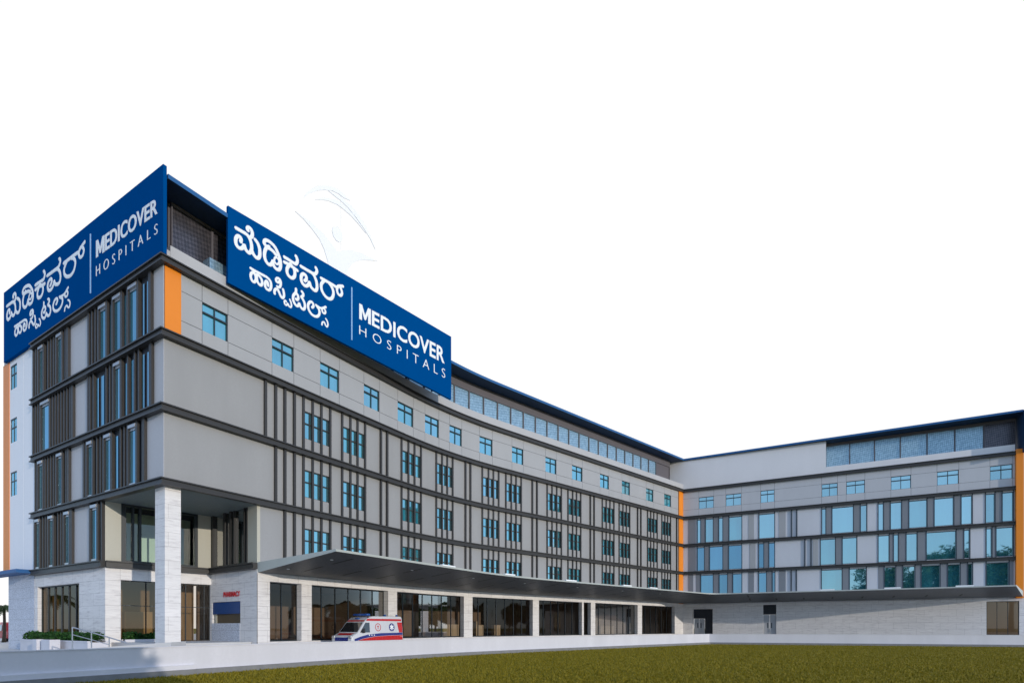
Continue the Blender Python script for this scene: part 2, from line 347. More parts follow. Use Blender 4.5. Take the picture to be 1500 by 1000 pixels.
GLYPHS = [(0.36, [(0.578, 24.287), (0.607, 24.484), (0.531, 24.577), (0.404, 24.541), (0.297, 24.324), (0.308, 24.044), (0.433, 23.906), (0.614, 23.939), (0.753, 24.121), (0.786, 24.26), (0.871, 24.035), (1.037, 23.926), (1.156, 24.01), (1.235, 24.237), (1.224, 24.524), (1.13, 24.783), (0.945, 24.942), (0.614, 24.957), (0.279, 24.952)]), (0.36, [(1.235, 24.237), (1.337, 24.018), (1.545, 23.885), (1.698, 24.012), (1.748, 24.262), (1.717, 24.58), (1.602, 24.812), (1.431, 24.947)]), (0.36, [(1.13, 24.856), (1.254, 25.018), (1.28, 25.235), (1.198, 25.407), (1.056, 25.434), (0.974, 25.313), (1.03, 25.207)]), (0.36, [(2.152, 24.935), (2.027, 25.014), (2.039, 25.189), (2.184, 25.309), (2.421, 25.312), (2.701, 25.204), (2.903, 24.936), (3.058, 24.6), (3.087, 24.231), (3.017, 23.984), (2.871, 23.888), (2.701, 23.931), (2.588, 24.099), (2.588, 24.27)]), (0.36, [(2.341, 25.022), (2.152, 24.822), (2.047, 24.501), (2.058, 24.171), (2.184, 23.958), (2.361, 23.91), (2.512, 24.058), (2.588, 24.27)]), (0.36, [(2.152, 24.86), (2.361, 24.901), (2.6, 24.864), (2.802, 24.727)]), (0.225, [(2.701, 24.52), (2.669, 24.313), (2.802, 24.194), (2.952, 24.294), (2.977, 24.479), (2.855, 24.604), (2.709, 24.532)]), (0.36, [(3.314, 24.913), (3.639, 24.905), (3.945, 24.883), (4.136, 24.911), (4.241, 25.143), (4.198, 25.325), (4.121, 25.428)]), (0.36, [(3.314, 24.588), (3.639, 24.616), (3.969, 24.574), (4.246, 24.533)]), (0.36, [(3.686, 24.606), (3.532, 24.309), (3.532, 24.029), (3.662, 23.881), (3.865, 23.868), (4.026, 24.047), (4.064, 24.306), (3.993, 24.53), (3.827, 24.638), (3.733, 24.709)]), (0.36, [(4.743, 24.129), (4.881, 24.31), (4.851, 24.517), (4.684, 24.554), (4.537, 24.39), (4.508, 24.119), (4.62, 23.89), (4.841, 23.855), (5.04, 24.044), (5.1, 24.244), (5.215, 23.989), (5.494, 23.881), (5.647, 24.047), (5.662, 24.348), (5.57, 24.663), (5.341, 24.914), (4.891, 24.937), (4.464, 24.941)]), (0.36, [(5.291, 24.932), (5.519, 24.988), (5.647, 25.199), (5.637, 25.352), (5.555, 25.444)]), (0.36, [(5.956, 24.943), (6.429, 24.951), (6.912, 24.955), (7.212, 24.951), (7.349, 25.095), (7.711, 25.277)]), (0.36, [(6.218, 24.912), (5.998, 24.563), (6.019, 24.209), (6.228, 23.947), (6.535, 23.853), (6.804, 24.006), (6.939, 24.387), (6.847, 24.713), (6.589, 24.931)]), (0.324, [(7.228, 24.941), (7.228, 24.716), (7.338, 24.536), (7.516, 24.538), (7.627, 24.749), (7.588, 24.941), (7.488, 25.08)]), (0.285, [(1.155, 23.072), (1.463, 23.051), (1.85, 23.057), (2.214, 23.047), (2.405, 22.934), (2.467, 22.73), (2.43, 22.476), (2.306, 22.327), (2.147, 22.35), (2.071, 22.516), (2.116, 22.743), (2.199, 22.814), (2.254, 22.711), (2.269, 22.558)]), (0.285, [(1.374, 22.953), (1.205, 22.764), (1.193, 22.516), (1.295, 22.354), (1.419, 22.383), (1.501, 22.56), (1.486, 22.753), (1.374, 22.924)]), (0.285, [(1.537, 22.894), (1.575, 22.54), (1.7, 22.379), (1.82, 22.381), (1.895, 22.558), (1.85, 22.753), (1.736, 22.868), (1.596, 22.896)]), (0.27, [(2.883, 23.37), (2.788, 23.233), (2.82, 23.101), (2.962, 23.128), (3.032, 23.268)]), (0.27, [(2.883, 23.37), (3.032, 23.357), (3.105, 23.201), (3.064, 22.941), (2.962, 22.825), (2.835, 22.827)]), (0.285, [(2.694, 22.283), (2.685, 22.45), (2.766, 22.62), (2.899, 22.651), (2.994, 22.519), (3.121, 22.319), (3.233, 22.299), (3.314, 22.467), (3.298, 22.684), (3.249, 22.855)]), (0.2, [(3.476, 22.155), (3.411, 22.22), (3.34, 22.113), (3.385, 21.967), (3.502, 21.971), (3.58, 22.114), (3.655, 21.983), (3.76, 21.963), (3.83, 22.096), (3.787, 22.288), (3.704, 22.439)]), (0.3, [(4.143, 23.334), (4.126, 23.081), (3.959, 22.801), (3.943, 22.534), (4.043, 22.338), (4.21, 22.256), (4.338, 22.387), (4.369, 22.509), (4.464, 22.323), (4.652, 22.242), (4.772, 22.438), (4.755, 22.678), (4.635, 22.883), (4.525, 22.985), (4.645, 23.12), (4.645, 23.275), (4.532, 23.358)]), (0.3, [(4.126, 23.051), (4.261, 22.979), (4.301, 22.799), (4.21, 22.648), (4.12, 22.681)]), (0.3, [(5.289, 22.656), (5.409, 22.832), (5.331, 22.999), (5.162, 22.981), (5.015, 22.739), (5.032, 22.467), (5.19, 22.259), (5.438, 22.184), (5.688, 22.267), (5.843, 22.497), (5.832, 22.746), (5.688, 22.9), (5.587, 22.979)]), (0.27, [(5.634, 22.954), (5.904, 22.932), (6.087, 22.993), (6.344, 23.203)]), (0.24, [(6.043, 22.892), (6.105, 22.72), (6.252, 22.724), (6.315, 22.875), (6.234, 23.013)]), (0.2, [(6.032, 21.85), (6.079, 22.047), (6.215, 22.117), (6.307, 21.973), (6.43, 21.905), (6.5, 22.091), (6.448, 22.293), (6.326, 22.414)])]
EM_BODY= [(4.27, 28.5), (4.85, 28.52), (5.59, 28.46), (6.28, 28.29), (6.88, 28.03), (7.45, 27.66), (8.04, 28.09), (8.69, 28.42), (9.52, 28.67), (10.3, 28.79), (10.96, 28.88), (10.3, 28.58), (9.69, 28.29), (9.1, 27.9), (8.69, 27.47), (8.41, 27.02), (8.24, 26.46), (8.16, 26.02), (6.8, 26.1), (6.69, 26.62), (6.43, 27.22), (6.06, 27.72), (5.48, 28.08), (4.85, 28.36)]
EM_HEAD= [(7.34, 29.36), (7.57, 29.41), (7.81, 29.25), (7.91, 28.95), (7.87, 28.66), (7.65, 28.4), (7.38, 28.38), (7.15, 28.54), (7.05, 28.84), (7.11, 29.14)]
EM_A1= [(4.89, 29.75), (5.09, 30.2), (5.45, 30.71), (5.91, 31.19), (6.43, 31.57), (6.96, 31.86), (7.49, 32.0), (8.04, 31.99), (8.53, 31.86), (8.04, 31.72), (7.57, 31.72), (7.03, 31.6), (6.43, 31.26), (5.84, 30.83), (5.31, 30.3)]
EM_A2= [(6.73, 31.41), (7.34, 31.57), (7.96, 31.64), (8.61, 31.57), (9.27, 31.3), (9.86, 30.9), (10.38, 30.37), (10.76, 29.64), (10.3, 30.18), (9.69, 30.6), (9.02, 30.98), (8.36, 31.25), (7.73, 31.36), (7.18, 31.37)]
EM_A3= [(5.73, 30.15), (6.28, 30.66), (6.88, 30.98), (7.49, 31.24), (8.12, 31.24), (8.77, 31.07), (9.35, 30.74), (9.91, 30.34), (9.27, 30.62), (8.61, 30.83), (7.96, 30.91), (7.42, 30.9), (6.8, 30.74), (6.28, 30.5)]

# ------------------------------------------------------------------ plan lines of the building (metres; the camera stands at the origin)
class Line:
    def __init__(s, o, u, n): s.o = Vector(o); s.u = Vector(u); s.n = Vector(n)
    def pt(s, t, d, z):
        p = s.o + s.u * t + s.n * d
        return (p.x, p.y, z)
    def cuts(s, a, b): return [a, b]
class Bent:
    """street front: straight, a gentle bend, straight"""
    def __init__(s):
        s.A = Vector((-18.36, 28.83)); s.P = Vector((-5.81, 49.4)); s.C = Vector((24.29, 77.7))
        s.u1 = (s.P - s.A).normalized(); s.u2 = (s.C - s.P).normalized()
        s.th = math.acos(s.u1.dot(s.u2)); s.R = 5.8 / math.tan(s.th / 2)
        s.L1 = (s.P - s.A).length - 5.8; s.La = s.R * s.th; s.L = s.L1 + s.La + (s.C - s.P).length - 5.8
        s.n1 = Vector((s.u1.y, -s.u1.x)); s.n2 = Vector((s.u2.y, -s.u2.x))
        s.cen = s.P - s.u1 * 5.8 + s.n1 * s.R; s.t2 = s.P + s.u2 * 5.8
    def pt(s, t, d, z):
        if t <= s.L1: p = s.A + s.u1 * t + s.n1 * d
        elif t >= s.L1 + s.La: p = s.t2 + s.u2 * (t - s.L1 - s.La) + s.n2 * d
        else:
            a = -(t - s.L1) / s.R
            c, q = math.cos(a), math.sin(a)
            n = Vector((c * s.n1.x - q * s.n1.y, q * s.n1.x + c * s.n1.y))
            p = s.cen - n * s.R + n * d
        return (p.x, p.y, z)
    def cuts(s, a, b):
        out = [a]
        k = s.L1
        while k < s.L1 + s.La + 0.01:
            if a + 0.05 < k < b - 0.05: out.append(k)
            k += s.La / 10
        return out + [b]
PM = Bent()
PL = Line((-18.36, 28.83), (-0.85238, 0.52292), (-0.52292, -0.85238))
PW = Line((24.29, 77.7), (0.88109, -0.47295), (-0.47295, -0.88109))

def slab(mb, P, s0, s1, z0, z1, d0, d1, mi=0):
    """a box that follows the plan line from s0 to s1, between offsets d0 and d1 and heights z0 and z1"""
    cs = P.cuts(s0, s1)
    rings = []
    for t in cs:
        rings.append([P.pt(t, d1, z0), P.pt(t, d0, z0), P.pt(t, d0, z1), P.pt(t, d1, z1)])
    for i in range(len(cs) - 1):
        a, b = rings[i], rings[i + 1]; ta, tb = cs[i], cs[i + 1]
        for k in range(4):
            k2 = (k + 1) % 4
            zs = [z0, z0, z1, z1]
            mb.poly([a[k], b[k], b[k2], a[k2]], mi, [(ta, zs[k]), (tb, zs[k]), (tb, zs[k2]), (ta, zs[k2])] if k in (1, 3) else [(ta, z0), (tb, z0), (tb, z0 + .4), (ta, z0 + .4)])
    for r, rev in ((rings[0], 0), (rings[-1], 1)):
        q = list(reversed(r)) if rev else r
        dd = [d1, d0, d0, d1]; zz = [z0, z0, z1, z1]
        uv = [(dd[k], zz[k]) for k in range(4)]
        mb.poly(q, mi, list(reversed(uv)) if rev else uv)

def facewall(mb, P, s0, s1, z0, z1, openings, d=0.0, rev=0.2, mi=0):
    """wall face with true openings and their reveals"""
    S = set(P.cuts(s0, s1)); Z = {z0, z1}
    for o in openings:
        S |= {min(max(o[0], s0), s1), min(max(o[1], s0), s1)}; Z |= {min(max(o[2], z0), z1), min(max(o[3], z0), z1)}
    S = sorted(S); Z = sorted(Z)
    for a, b in zip(S, S[1:]):
        if b - a < 1e-4: continue
        for c, e in zip(Z, Z[1:]):
            if e - c < 1e-4: continue
            ms, mz = (a + b) / 2, (c + e) / 2
            if any(o[0] < ms < o[1] and o[2] < mz < o[3] for o in openings): continue
            mb.poly([P.pt(a, d, c), P.pt(b, d, c), P.pt(b, d, e), P.pt(a, d, e)], mi, [(a, c), (b, c), (b, e), (a, e)])
    for o in openings:
        r = o[4] if len(o) > 4 else rev
        a, b, c, e = o[:4]
        cs = P.cuts(a, b)
        for t in (a, b):
            mb.poly([P.pt(t, d, c), P.pt(t, d - r, c), P.pt(t, d - r, e), P.pt(t, d, e)], mi, [(0, c), (r, c), (r, e), (0, e)])
        for p, q in zip(cs, cs[1:]):
            for z in (c, e):
                mb.poly([P.pt(p, d, z), P.pt(q, d, z), P.pt(q, d - r, z), P.pt(p, d - r, z)], mi, [(p, 0), (q, 0), (q, r), (p, r)])

def pane_quad(mb, P, s0, s1, z0, z1, d, mi=0):
    cs = P.cuts(s0, s1)
    for a, b in zip(cs, cs[1:]):
        mb.poly([P.pt(a, d, z0), P.pt(b, d, z0), P.pt(b, d, z1), P.pt(a, d, z1)], mi, [(a, z0), (b, z0), (b, z1), (a, z1)])

def strip(mb, pairs, z_out, z_in, mi_top=0, mi_bot=1, mi_edge=2):
    """thin deck between an outer and an inner outline; z_* = (bottom, top)"""
    n = len(pairs)
    for i in range(n - 1):
        (o1, i1), (o2, i2) = pairs[i], pairs[i + 1]
        q = lambda p, z: (p[0], p[1], z)
        mb.poly([q(o1, z_out[1]), q(o2, z_out[1]), q(i2, z_in[1]), q(i1, z_in[1])], mi_top)
        mb.poly([q(o1, z_out[0]), q(o2, z_out[0]), q(i2, z_in[0]), q(i1, z_in[0])], mi_bot)
        mb.poly([q(o1, z_out[0]), q(o2, z_out[0]), q(o2, z_out[1]), q(o1, z_out[1])], mi_edge)
        mb.poly([q(i1, z_in[0]), q(i2, z_in[0]), q(i2, z_in[1]), q(i1, z_in[1])], mi_edge)
    for o, i in (pairs[0], pairs[-1]):
        mb.poly([(o[0], o[1], z_out[0]), (o[0], o[1], z_out[1]), (i[0], i[1], z_in[1]), (i[0], i[1], z_in[0])], mi_edge)

# storey levels
ZP, ZF = 0.15, 0.80                     # forecourt, ground floor
B5, B4, B3, B2, B1 = 5.64, 9.54, 13.44, 17.34, 21.20   # tops of the dark floor bands
BT = 0.39
ROWS = [(B3, B2 - BT), (B4, B3 - BT), (B5, B4 - BT)]    # three storeys, from the top
PAR = 22.0

hosp = empty('hospital_building', (-18.36, 28.83, 0))
tag(hosp, 'grey L-shaped hospital block with dark floor bands, blue windows and a blue roof edge', 'hospital')
# children keep world coordinates
def part(mb, name, mats, parent=None, smooth=False):
    o = mb.build(name, mats, None, smooth)
    p = parent or hosp
    o.parent = p
    return o
hosp.location = (0, 0, 0)

# solid core behind the fronts (upper storeys) so that nothing shows or lights through
mb = MB()
slab(mb, PM, 7.0, 64.0, 5.3, 21.5, -12.5, -0.6)
slab(mb, PM, 0.7, 7.0, 9.35, 21.5, -12.5, -0.6)
part(mb, 'core', backing_dark)
mb = MB(); slab(mb, PL, 10.6, 23.0, 5.3, 21.5, -10.0, -0.5); slab(mb, PL, 7.2, 10.6, 9.35, 21.5, -10.0, -0.5); part(mb, 'core', backing_dark)
mb = MB(); slab(mb, PW, -6.0, 36.0, 5.3, 21.5, -13.0, -0.6); part(mb, 'core', backing_dark)

# ---------------------------------------------------------------- top storey with slim joints and punched windows
def top_storey(P, s0, s1, wins, mat):
    mb = MB(); ops = []
    for a, b in wins: ops.append((a, b, 18.28, 19.88, 0.22))
    edges = sorted(x for w_ in wins for x in w_)
    fill = []
    for x in edges:
        for c, e in ((B2, 18.28), (19.88, B1 - BT)):
            if s0 + .1 < x < s1 - .1: ops.append((x - .014, x + .014, c, e, 0.03)); fill.append(ops[-1])
    prev = s0
    for a, b in list(wins) + [(s1, s1)]:
        if a - prev > .15:
            for z in (18.28, 19.88): ops.append((prev, a, z - .014, z + .014, 0.03)); fill.append(ops[-1])
        prev = b
    facewall(mb, P, s0, s1, B2, B1 - BT, ops)
    for o in fill: pane_quad(mb, P, o[0], o[1], o[2], o[3], -0.028, 1)
    part(mb, 'upper_wall', [mat, joint_dark])
    for a, b in wins:
        f = MB(); t = 0.055
        slab(f, P, a, b, 19.88 - t, 19.88, -.18, -.06); slab(f, P, a, b, 18.28, 18.28 + t * .6, -.18, -.06)
        slab(f, P, a, a + t, 18.28, 19.88, -.178, -.062); slab(f, P, b - t, b, 18.28, 19.88, -.178, -.062)
        m = (a + b) / 2
        slab(f, P, m - t / 2, m + t / 2, 18.28, 19.88, -.176, -.064)
        slab(f, P, a, b, 19.30, 19.30 + .09, -.19, -.04)
        o = part(f, 'casement_window', frame_dark)
        g = MB(); pane_quad(g, P, a, b, 18.28, 19.88, -.13)
        part(g, 'pane', glass_cyan if P is PM else glass_blue, o)
top_storey(PM, 0.85, 64.1, TOPWIN, panel_grey)
top_storey(PW, 0.0, 35.9, WTOP, panel_wing)

# ---------------------------------------------------------------- street front, three storeys
mb = MB(); ops = []
for r, (z0, z1) in enumerate(ROWS):
    for g in GROUPS: ops.append((g[0], g[3], z0 + .81, z0 + 2.63, 0.30))
facewall(mb, PM, 0.0, 64.1, ROWS[1][0], B2, [o for o in ops if o[2] > 9.5])
facewall(mb, PM, 5.33, 64.1, 5.0, ROWS[1][0], [o for o in ops if o[2] < 9.5])
part(mb, 'street_wall', wall_grey)
FW = 0.15
for r, (z0, z1) in enumerate(ROWS):
    for g in GROUPS:
        f = MB()
        for x in g: slab(f, PM, x - FW / 2, x + FW / 2, z0 + .002, z1 - .002, -.20, .11)
        for a, b in zip(g, g[1:]):
            a, b = a + FW / 2, b - FW / 2
            slab(f, PM, a, b, z0 + 2.56, z0 + 2.63, -.22, -.03); slab(f, PM, a, b, z0 + .81, z0 + .85, -.22, -.06)
            slab(f, PM, a, b, z0 + 1.78, z0 + 1.86, -.24, -.02)
            slab(f, PM, b - .12, b - .07, z0 + .85, z0 + 2.56, -.12, -.04)
        o = part(f, 'window_bay', [dark_metal])
        q = MB(); pane_quad(q, PM, g[0], g[3], z0 + .81, z0 + 2.63, -.09)
        part(q, 'pane', glass_cyan, o)
    solo = FIN_SOLO[r:] + [x for p in PAIRS for x in p]
    for x in solo:
        f = MB(); slab(f, PM, x - FW / 2, x + FW / 2, z0 + .002, z1 - .002, -.02, .16)
        part(f, 'fin', dark_metal)
# dark channel-shaped floor bands
def band(P, s0, s1, zt, ext0=0, ext1=0, mat=dark_metal):
    mb = MB()
    slab(mb, P, s0 - ext0, s1 + ext1, zt - .07, zt, -.02, .34)
    slab(mb, P, s0 - ext0 * .7, s1 + ext1 * .7, zt - BT + .05, zt - .07, -.02, .24)
    slab(mb, P, s0 - ext0, s1 + ext1, zt - BT, zt - BT + .05, -.02, .34)
    part(mb, 'floor_band', mat)
for zt in (B1, B2, B3, B4): band(PM, 0.0, 65.34, zt, 0.0, 0.0)
for zt in (B1, B2, B3, B4): band(PW, 0.0, 35.9, zt)
for zt, s0 in ((B1, 0), (B2, 0), (B3, 0), (B4, 0), (B5, 6.74)): band(PL, s0, 17.27, zt, 0.34 if s0 == 0 else 0)
# parapets
for P, s0, s1 in ((PM, 0.3, 65.34), (PL, 0.0, 23.1)):
    mb = MB(); slab(mb, P, s0, s1, B1, PAR if P is PM else 21.7, -.35, .03 if P is PM else -.01); part(mb, 'parapet', parapet_grey)
mb = MB(); slab(mb, PW, 17.68, 35.9, B1, PAR, -.35, .03); part(mb, 'parapet', plant_wall)
mb = MB(); slab(mb, PW, -2.5, 17.68, B1, 25.3, -2.6, 0.02); part(mb, 'plant_room_wall', plant_wall)
# orange cladding
mb = MB(); slab(mb, PM, 0.02, 0.85, B2, B1 - BT, -.3, .03); part(mb, 'orange_panel', orange)
mb = MB(); slab(mb, PM, 64.15, 65.32, 5.0, B1 - BT, -.3, .10); part(mb, 'orange_panel', orange)
mb = MB(); slab(mb, PW, 35.9, 36.55, 4.9, B1 + .15, -.5, .42); part(mb, 'orange_panel', orange)
mb = MB(); slab(mb, PL, 21.95, 23.16, 5.65, 21.2, -.5, .03); part(mb, 'orange_panel', orange)

# ---------------------------------------------------------------- side wing
mb = MB()
for r, (z0, z1) in enumerate(ROWS):
    facewall(mb, PW, 0.0, 35.9, z0, z1 + BT, [(a, b, z0 + .08, z1 - .18, .22) for a, b in WG[r]])
facewall(mb, PW, 0.0, 35.9, 4.9, B5, [])
part(mb, 'wing_wall', panel_light)
for r, (z0, z1) in enumerate(ROWS):
    for a, b in WG[r]:
        f = MB(); t = .07
        slab(f, PW, a - .03, a + t, z0, z1, -.2, .05); slab(f, PW, b - t, b + .03, z0, z1, -.2, .05)
        slab(f, PW, a + t, b - t, z1 - .24, z1 - .18, -.2, .0); slab(f, PW, a + t, b - t, z0 + .08, z0 + .13, -.2, .0)
        o = part(f, 'tall_window', frame_slate)
        g = MB(); pane_quad(g, PW, a, b, z0 + .08, z1 - .18, -.14)
        part(g, 'pane', glass_deep if (b < 12.5 and r > 0) else glass_blue, o)
    for a, b in WD[r]:
        f = MB(); slab(f, PW, a + .03, b - .03, z0 + .002, z1 - .002, -.02, .025)
        part(f, 'infill_panel', infill_grey)
    for x in WPAIR[r]:
        f = MB(); slab(f, PW, x - .08, x + .08, z0 + .002, z1 - .002, -.02, .12)
        part(f, 'wing_fin', frame_slate)
    # slightly proud pale cladding strips between the window clusters
    for a, b in ((8.6, 9.3), (12.3, 13.1)) if r != 1 else ((8.75, 9.5), (16.2, 16.8)):
        f = MB(); slab(f, PW, a, b, z0 + .002, z1 - .002, -.02, .03)
        part(f, 'cladding_strip', infill_grey if r == 2 else panel_grey)
f = MB()
slab(f, PW, .75, 1.45, B5, B4 - BT - .002, -.02, .03); slab(f, PW, .75, 1.8, B4 + .002, B3 - BT - .002, -.02, .03); slab(f, PW, .75, 1.8, B3 + .002, B2 - BT - .002, -.02, .03)
part(f, 'corner_cladding', infill_grey)

# ---------------------------------------------------------------- short front round the corner
mb = MB()
for r, (z0, z1) in enumerate([(B2, B1 - BT)] + ROWS):
    s0 = 6.74 if r == 3 else 0.0
    facewall(mb, PL, s0, 17.27, z0, z1 + BT, [])
part(mb, 'side_wall', backing_dark)
def side_fin(a, b, c, e, d):
    f = MB(); slab(f, PL, a, b, c, e, .0, d); part(f, 'side_fin', fin_brown)
for r, (z0, z1) in enumerate([(B2, B1 - BT)] + ROWS):
    s0 = 6.74 if r == 3 else 0.0
    zz0, zz1 = z0 + .002, z1 - .002
    busy = []
    for a, b in LPAN[r]:
        f = MB(); slab(f, PL, max(a, .002), b, zz0, zz1, .0, .03); part(f, 'pale_panel', panel_side)
        busy.append((a - .03, b + .03))
    for a, b in LWIN[r]:
        f = MB()
        slab(f, PL, a, b, zz1 - .28, zz1 - .10, .0, .20); slab(f, PL, a, b, zz0, zz0 + .16, .0, .14)
        slab(f, PL, a, b, zz1 - .40, zz1 - .28, .0, .10)
        for x in (a, b - .03): slab(f, PL, x, x + .03, zz0 + .15, zz1 - .11, .0, .11, 1)
        o = part(f, 'slit_window', [silver_trim, frame_dark])
        g = MB(); pane_quad(g, PL, a, b, zz0 + .16, zz1 - .28, .05); part(g, 'pane', glass_deep, o)
        for x0, x1 in ((a - .22, a), (b, b + .2)): side_fin(x0, x1, zz0, zz1, .17)
        busy.append((a - .29, b + .33))
    for a, b in LSLIT[r]:
        g = MB(); pane_quad(g, PL, a, b, zz0 + .05, zz1 - .35, .05); part(g, 'slit_pane', glass_deep)
        busy.append((a - .03, b + .03))
    for a, b in LPAN[r]:
        for x0, x1 in ((a - .24, a - .02), (b + .02, b + .30)):
            if x0 > s0 and not any(p < (x0 + x1) / 2 < q for p, q in busy): side_fin(x0, x1, zz0, zz1, .17); busy.append((x0, x1))
    t = s0 + .02
    busy.sort()
    while t < 17.1:
        hit = [q for p, q in busy if p - .20 < t < q]
        if hit: t = max(hit) + .10; continue
        side_fin(t, t + .15, zz0, zz1, .16); t += .45
#NFIN
# white end bay with three small windows
mb = MB(); zw = [(15.2, 16.95), (11.3, 13.05), (19.1, 20.85)]
facewall(mb, PL, 17.27, 21.95, 5.5, 21.2, [(20.55, 21.75, a, b, .2) for a, b in zw] + [(19.3, 19.33, 5.5, 21.2, .03)])
pane_quad(mb, PL, 19.3, 19.33, 5.5, 21.2, -.02, 1)
part(mb, 'end_bay_wall', [wall_white, joint_dark])
for a, b in zw:
    f = MB()
    slab(f, PL, 20.55, 21.75, b - .08, b, -.07, .0); slab(f, PL, 21.12, 21.17, a, b, -.06, -.01); slab(f, PL, 20.55, 21.75, b - .72, b - .65, -.065, -.005)
    slab(f, PL, 20.55, 20.60, a, b, -.06, -.01); slab(f, PL, 21.70, 21.75, a, b, -.06, -.01)
    o = part(f, 'casement_window', frame_dark)
    g = MB(); pane_quad(g, PL, 20.55, 21.75, a, b, -.04); part(g, 'pane', glass_cyan, o)

# ---------------------------------------------------------------- ground floor: stone, glazing, canopy
mb = MB()
facewall(mb, PL, 6.74, 17.27, 0.1, B5 - BT, [(10.25, 16.8, .8, 4.46, .35)])
part(mb, 'stone_base', travertine)
mb = MB(); slab(mb, PL, 17.29, 22.12, 0.1, 5.42, -8.0, .02); part(mb, 'granite_base', granite)
f = MB()
for k in range(7):
    x = 10.25 + k * 6.55 / 6; slab(f, PL, max(10.25, x - .03), min(16.8, x + .03), .8, 4.46, -.34, -.22)
slab(f, PL, 10.25, 16.8, 4.40, 4.46, -.33, -.23); slab(f, PL, 10.25, 16.8, .8, .86, -.33, -.23)
o = part(f, 'shop_window', frame_dark)
g = MB(); pane_quad(g, PL, 10.25, 16.8, .8, 4.46, -.28); part(g, 'pane', glass_brown, o)
mb = MB(); slab(mb, PL, 17.3, 28.0, 5.42, 5.66, .0, 1.0); part(mb, 'blue_awning', roof_blue)

# street colonnade
mb = MB()
gops = [(a, b, ZF, 4.55, .55) for a, b in GROUND]
facewall(mb, PM, 5.33, 65.34, 0.1, 5.06, gops, 0.05)
part(mb, 'colonnade', travertine)
for a, b in GROUND:
    f = MB(); n = max(1, round((b - a) / 1.25))
    for k in range(n + 1):
        x = a + (b - a) * k / n
        slab(f, PM, max(a, x - .03), min(b, x + .03), ZF, 4.55, -.52, -.42)
    slab(f, PM, a, b, 4.47, 4.55, -.51, -.43); slab(f, PM, a, b, ZF, ZF + .08, -.51, -.43)
    o = part(f, 'ground_glazing', frame_dark)
    g = MB(); pane_quad(g, PM, a, b, ZF, 4.55, -.47); part(g, 'pane', glass_smoke, o)
mb = MB()
slab(mb, PM, 6.12, 64.0, .3, ZF, -8, -.1, 1)
slab(mb, PM, 6.12, 64.0, 4.6, 4.75, -8, -.3)
slab(mb, PM, 6.12, 64.0, ZF, 4.6, -8.2, -8.0)
for x in (17.0, 35.4, 44.9, 63.8): slab(mb, PM, x, x + .15, ZF, 4.6, -8.0, -.6)
for x in (13, 21.5, 31, 40, 50): slab(mb, PM, x, x + .4, ZF, 4.6, -6.2, -5.8)
part(mb, 'lobby', [interior_dark, interior_floor])
for a, b, h, d in ((18.2, 20.6, 1.15, -5), (20.9, 21.2, 1.2, -4.5), (27.4, 29.2, 1.15, -5), (30.0, 30.35, 1.15, -4.6), (31.3, 31.6, 1.5, -4.8), (31.62, 32.3, 1.1, -4.8), (33.9, 34.8, 1.1, -4.8), (7.0, 8.2, .9, -4.4), (50.3, 53.2, 1.0, -3.0)):
    f = MB(); slab(f, PM, a, b, ZF, ZF + h, d - .5, d)
    for k in range(1, int((b - a) / .55) + 1):
        x = a + k * .55
        if x < b - .1: slab(f, PM, x - .012, x + .012, ZF + .04, ZF + h - .04, d, d + .01, 1)
    slab(f, PM, a - .02, b + .02, ZF + h, ZF + h + .04, d - .52, d + .03)
    part(f, 'lobby_counter', [cream, joint_dark])

# wing ground floor
mb = MB()
wops = [(1.36, 4.04, ZP, 4.25, 1.0), (10.42, 11.98, ZP, 4.68, .25), (33.45, 36.26, ZF, 4.62, .2)]
facewall(mb, PW, 0.0, 40.0, 0.1, 5.06, wops)
part(mb, 'stone_wall', travertine)
def double_door(s0, s1, zt, ztr, d, leaves=2):
    f = MB(); slab(f, PW, s0, s1, zt - .05, zt, d - .06, d + .02)
    if ztr:
        slab(f, PW, s0, s1, zt - .1, ztr, d - .02, d)
    o = part(f, 'door_frame', frame_dark)
    w_ = (s1 - s0) / leaves
    for k in range(leaves):
        g = MB(); slab(g, PW, s0 + k * w_ + .008, s0 + (k + 1) * w_ - .008, ZP + .01, zt - .06, d - .05, d + .01)
        q = part(g, 'door_leaf', door_grey)
        h = MB(); x = s0 + w_ + (-.22 if k == 0 else .22)
        slab(h, PW, x - .06, x + .06, ZP + 1.45, ZP + 2.15, d + .01, d + .03); part(h, 'vision_slot', frame_dark, q)
        h = MB(); x = s0 + w_ + (-.08 if k == 0 else .08)
        slab(h, PW, x - .02, x + .02, ZP + .9, ZP + 1.25, d + .011, d + .07); part(h, 'handle', steel, q)
double_door(10.42, 11.98, 3.42, 0, -.2)
f = MB(); slab(f, PW, 10.42, 11.98, 3.42, 4.68, -.3, -.18)
for k in range(9): slab(f, PW, 10.44, 11.96, 3.5 + k * .13, 3.55 + k * .13, -.18, -.12)
part(f, 'louvre_vent', backing_dark)
double_door(1.40, 2.85, 2.95, 0, -.95)
f = MB(); slab(f, PW, 1.36, 4.04, 2.95, 4.25, -1.1, -.97); slab(f, PW, 2.85, 4.04, ZP, 2.95, -1.12, -1.05); part(f, 'porch_back', backing_dark)
f = MB()
for x in (33.45, 36.26): slab(f, PW, x - .05, x + .05, ZF, 4.62, -.18, -.02)
slab(f, PW, 33.5, 36.2, 4.56, 4.62, -.18, -.02); slab(f, PW, 33.5, 36.2, ZF, ZF + .06, -.18, -.02)
for x in (34.38, 35.31): slab(f, PW, x - .02, x + .02, ZF, 4.6, -.16, -.06)
o = part(f, 'shop_window', frame_dark)
g = MB(); pane_quad(g, PW, 33.5, 36.2, ZF, 4.6, -.1); part(g, 'pane', glass_brown, o)
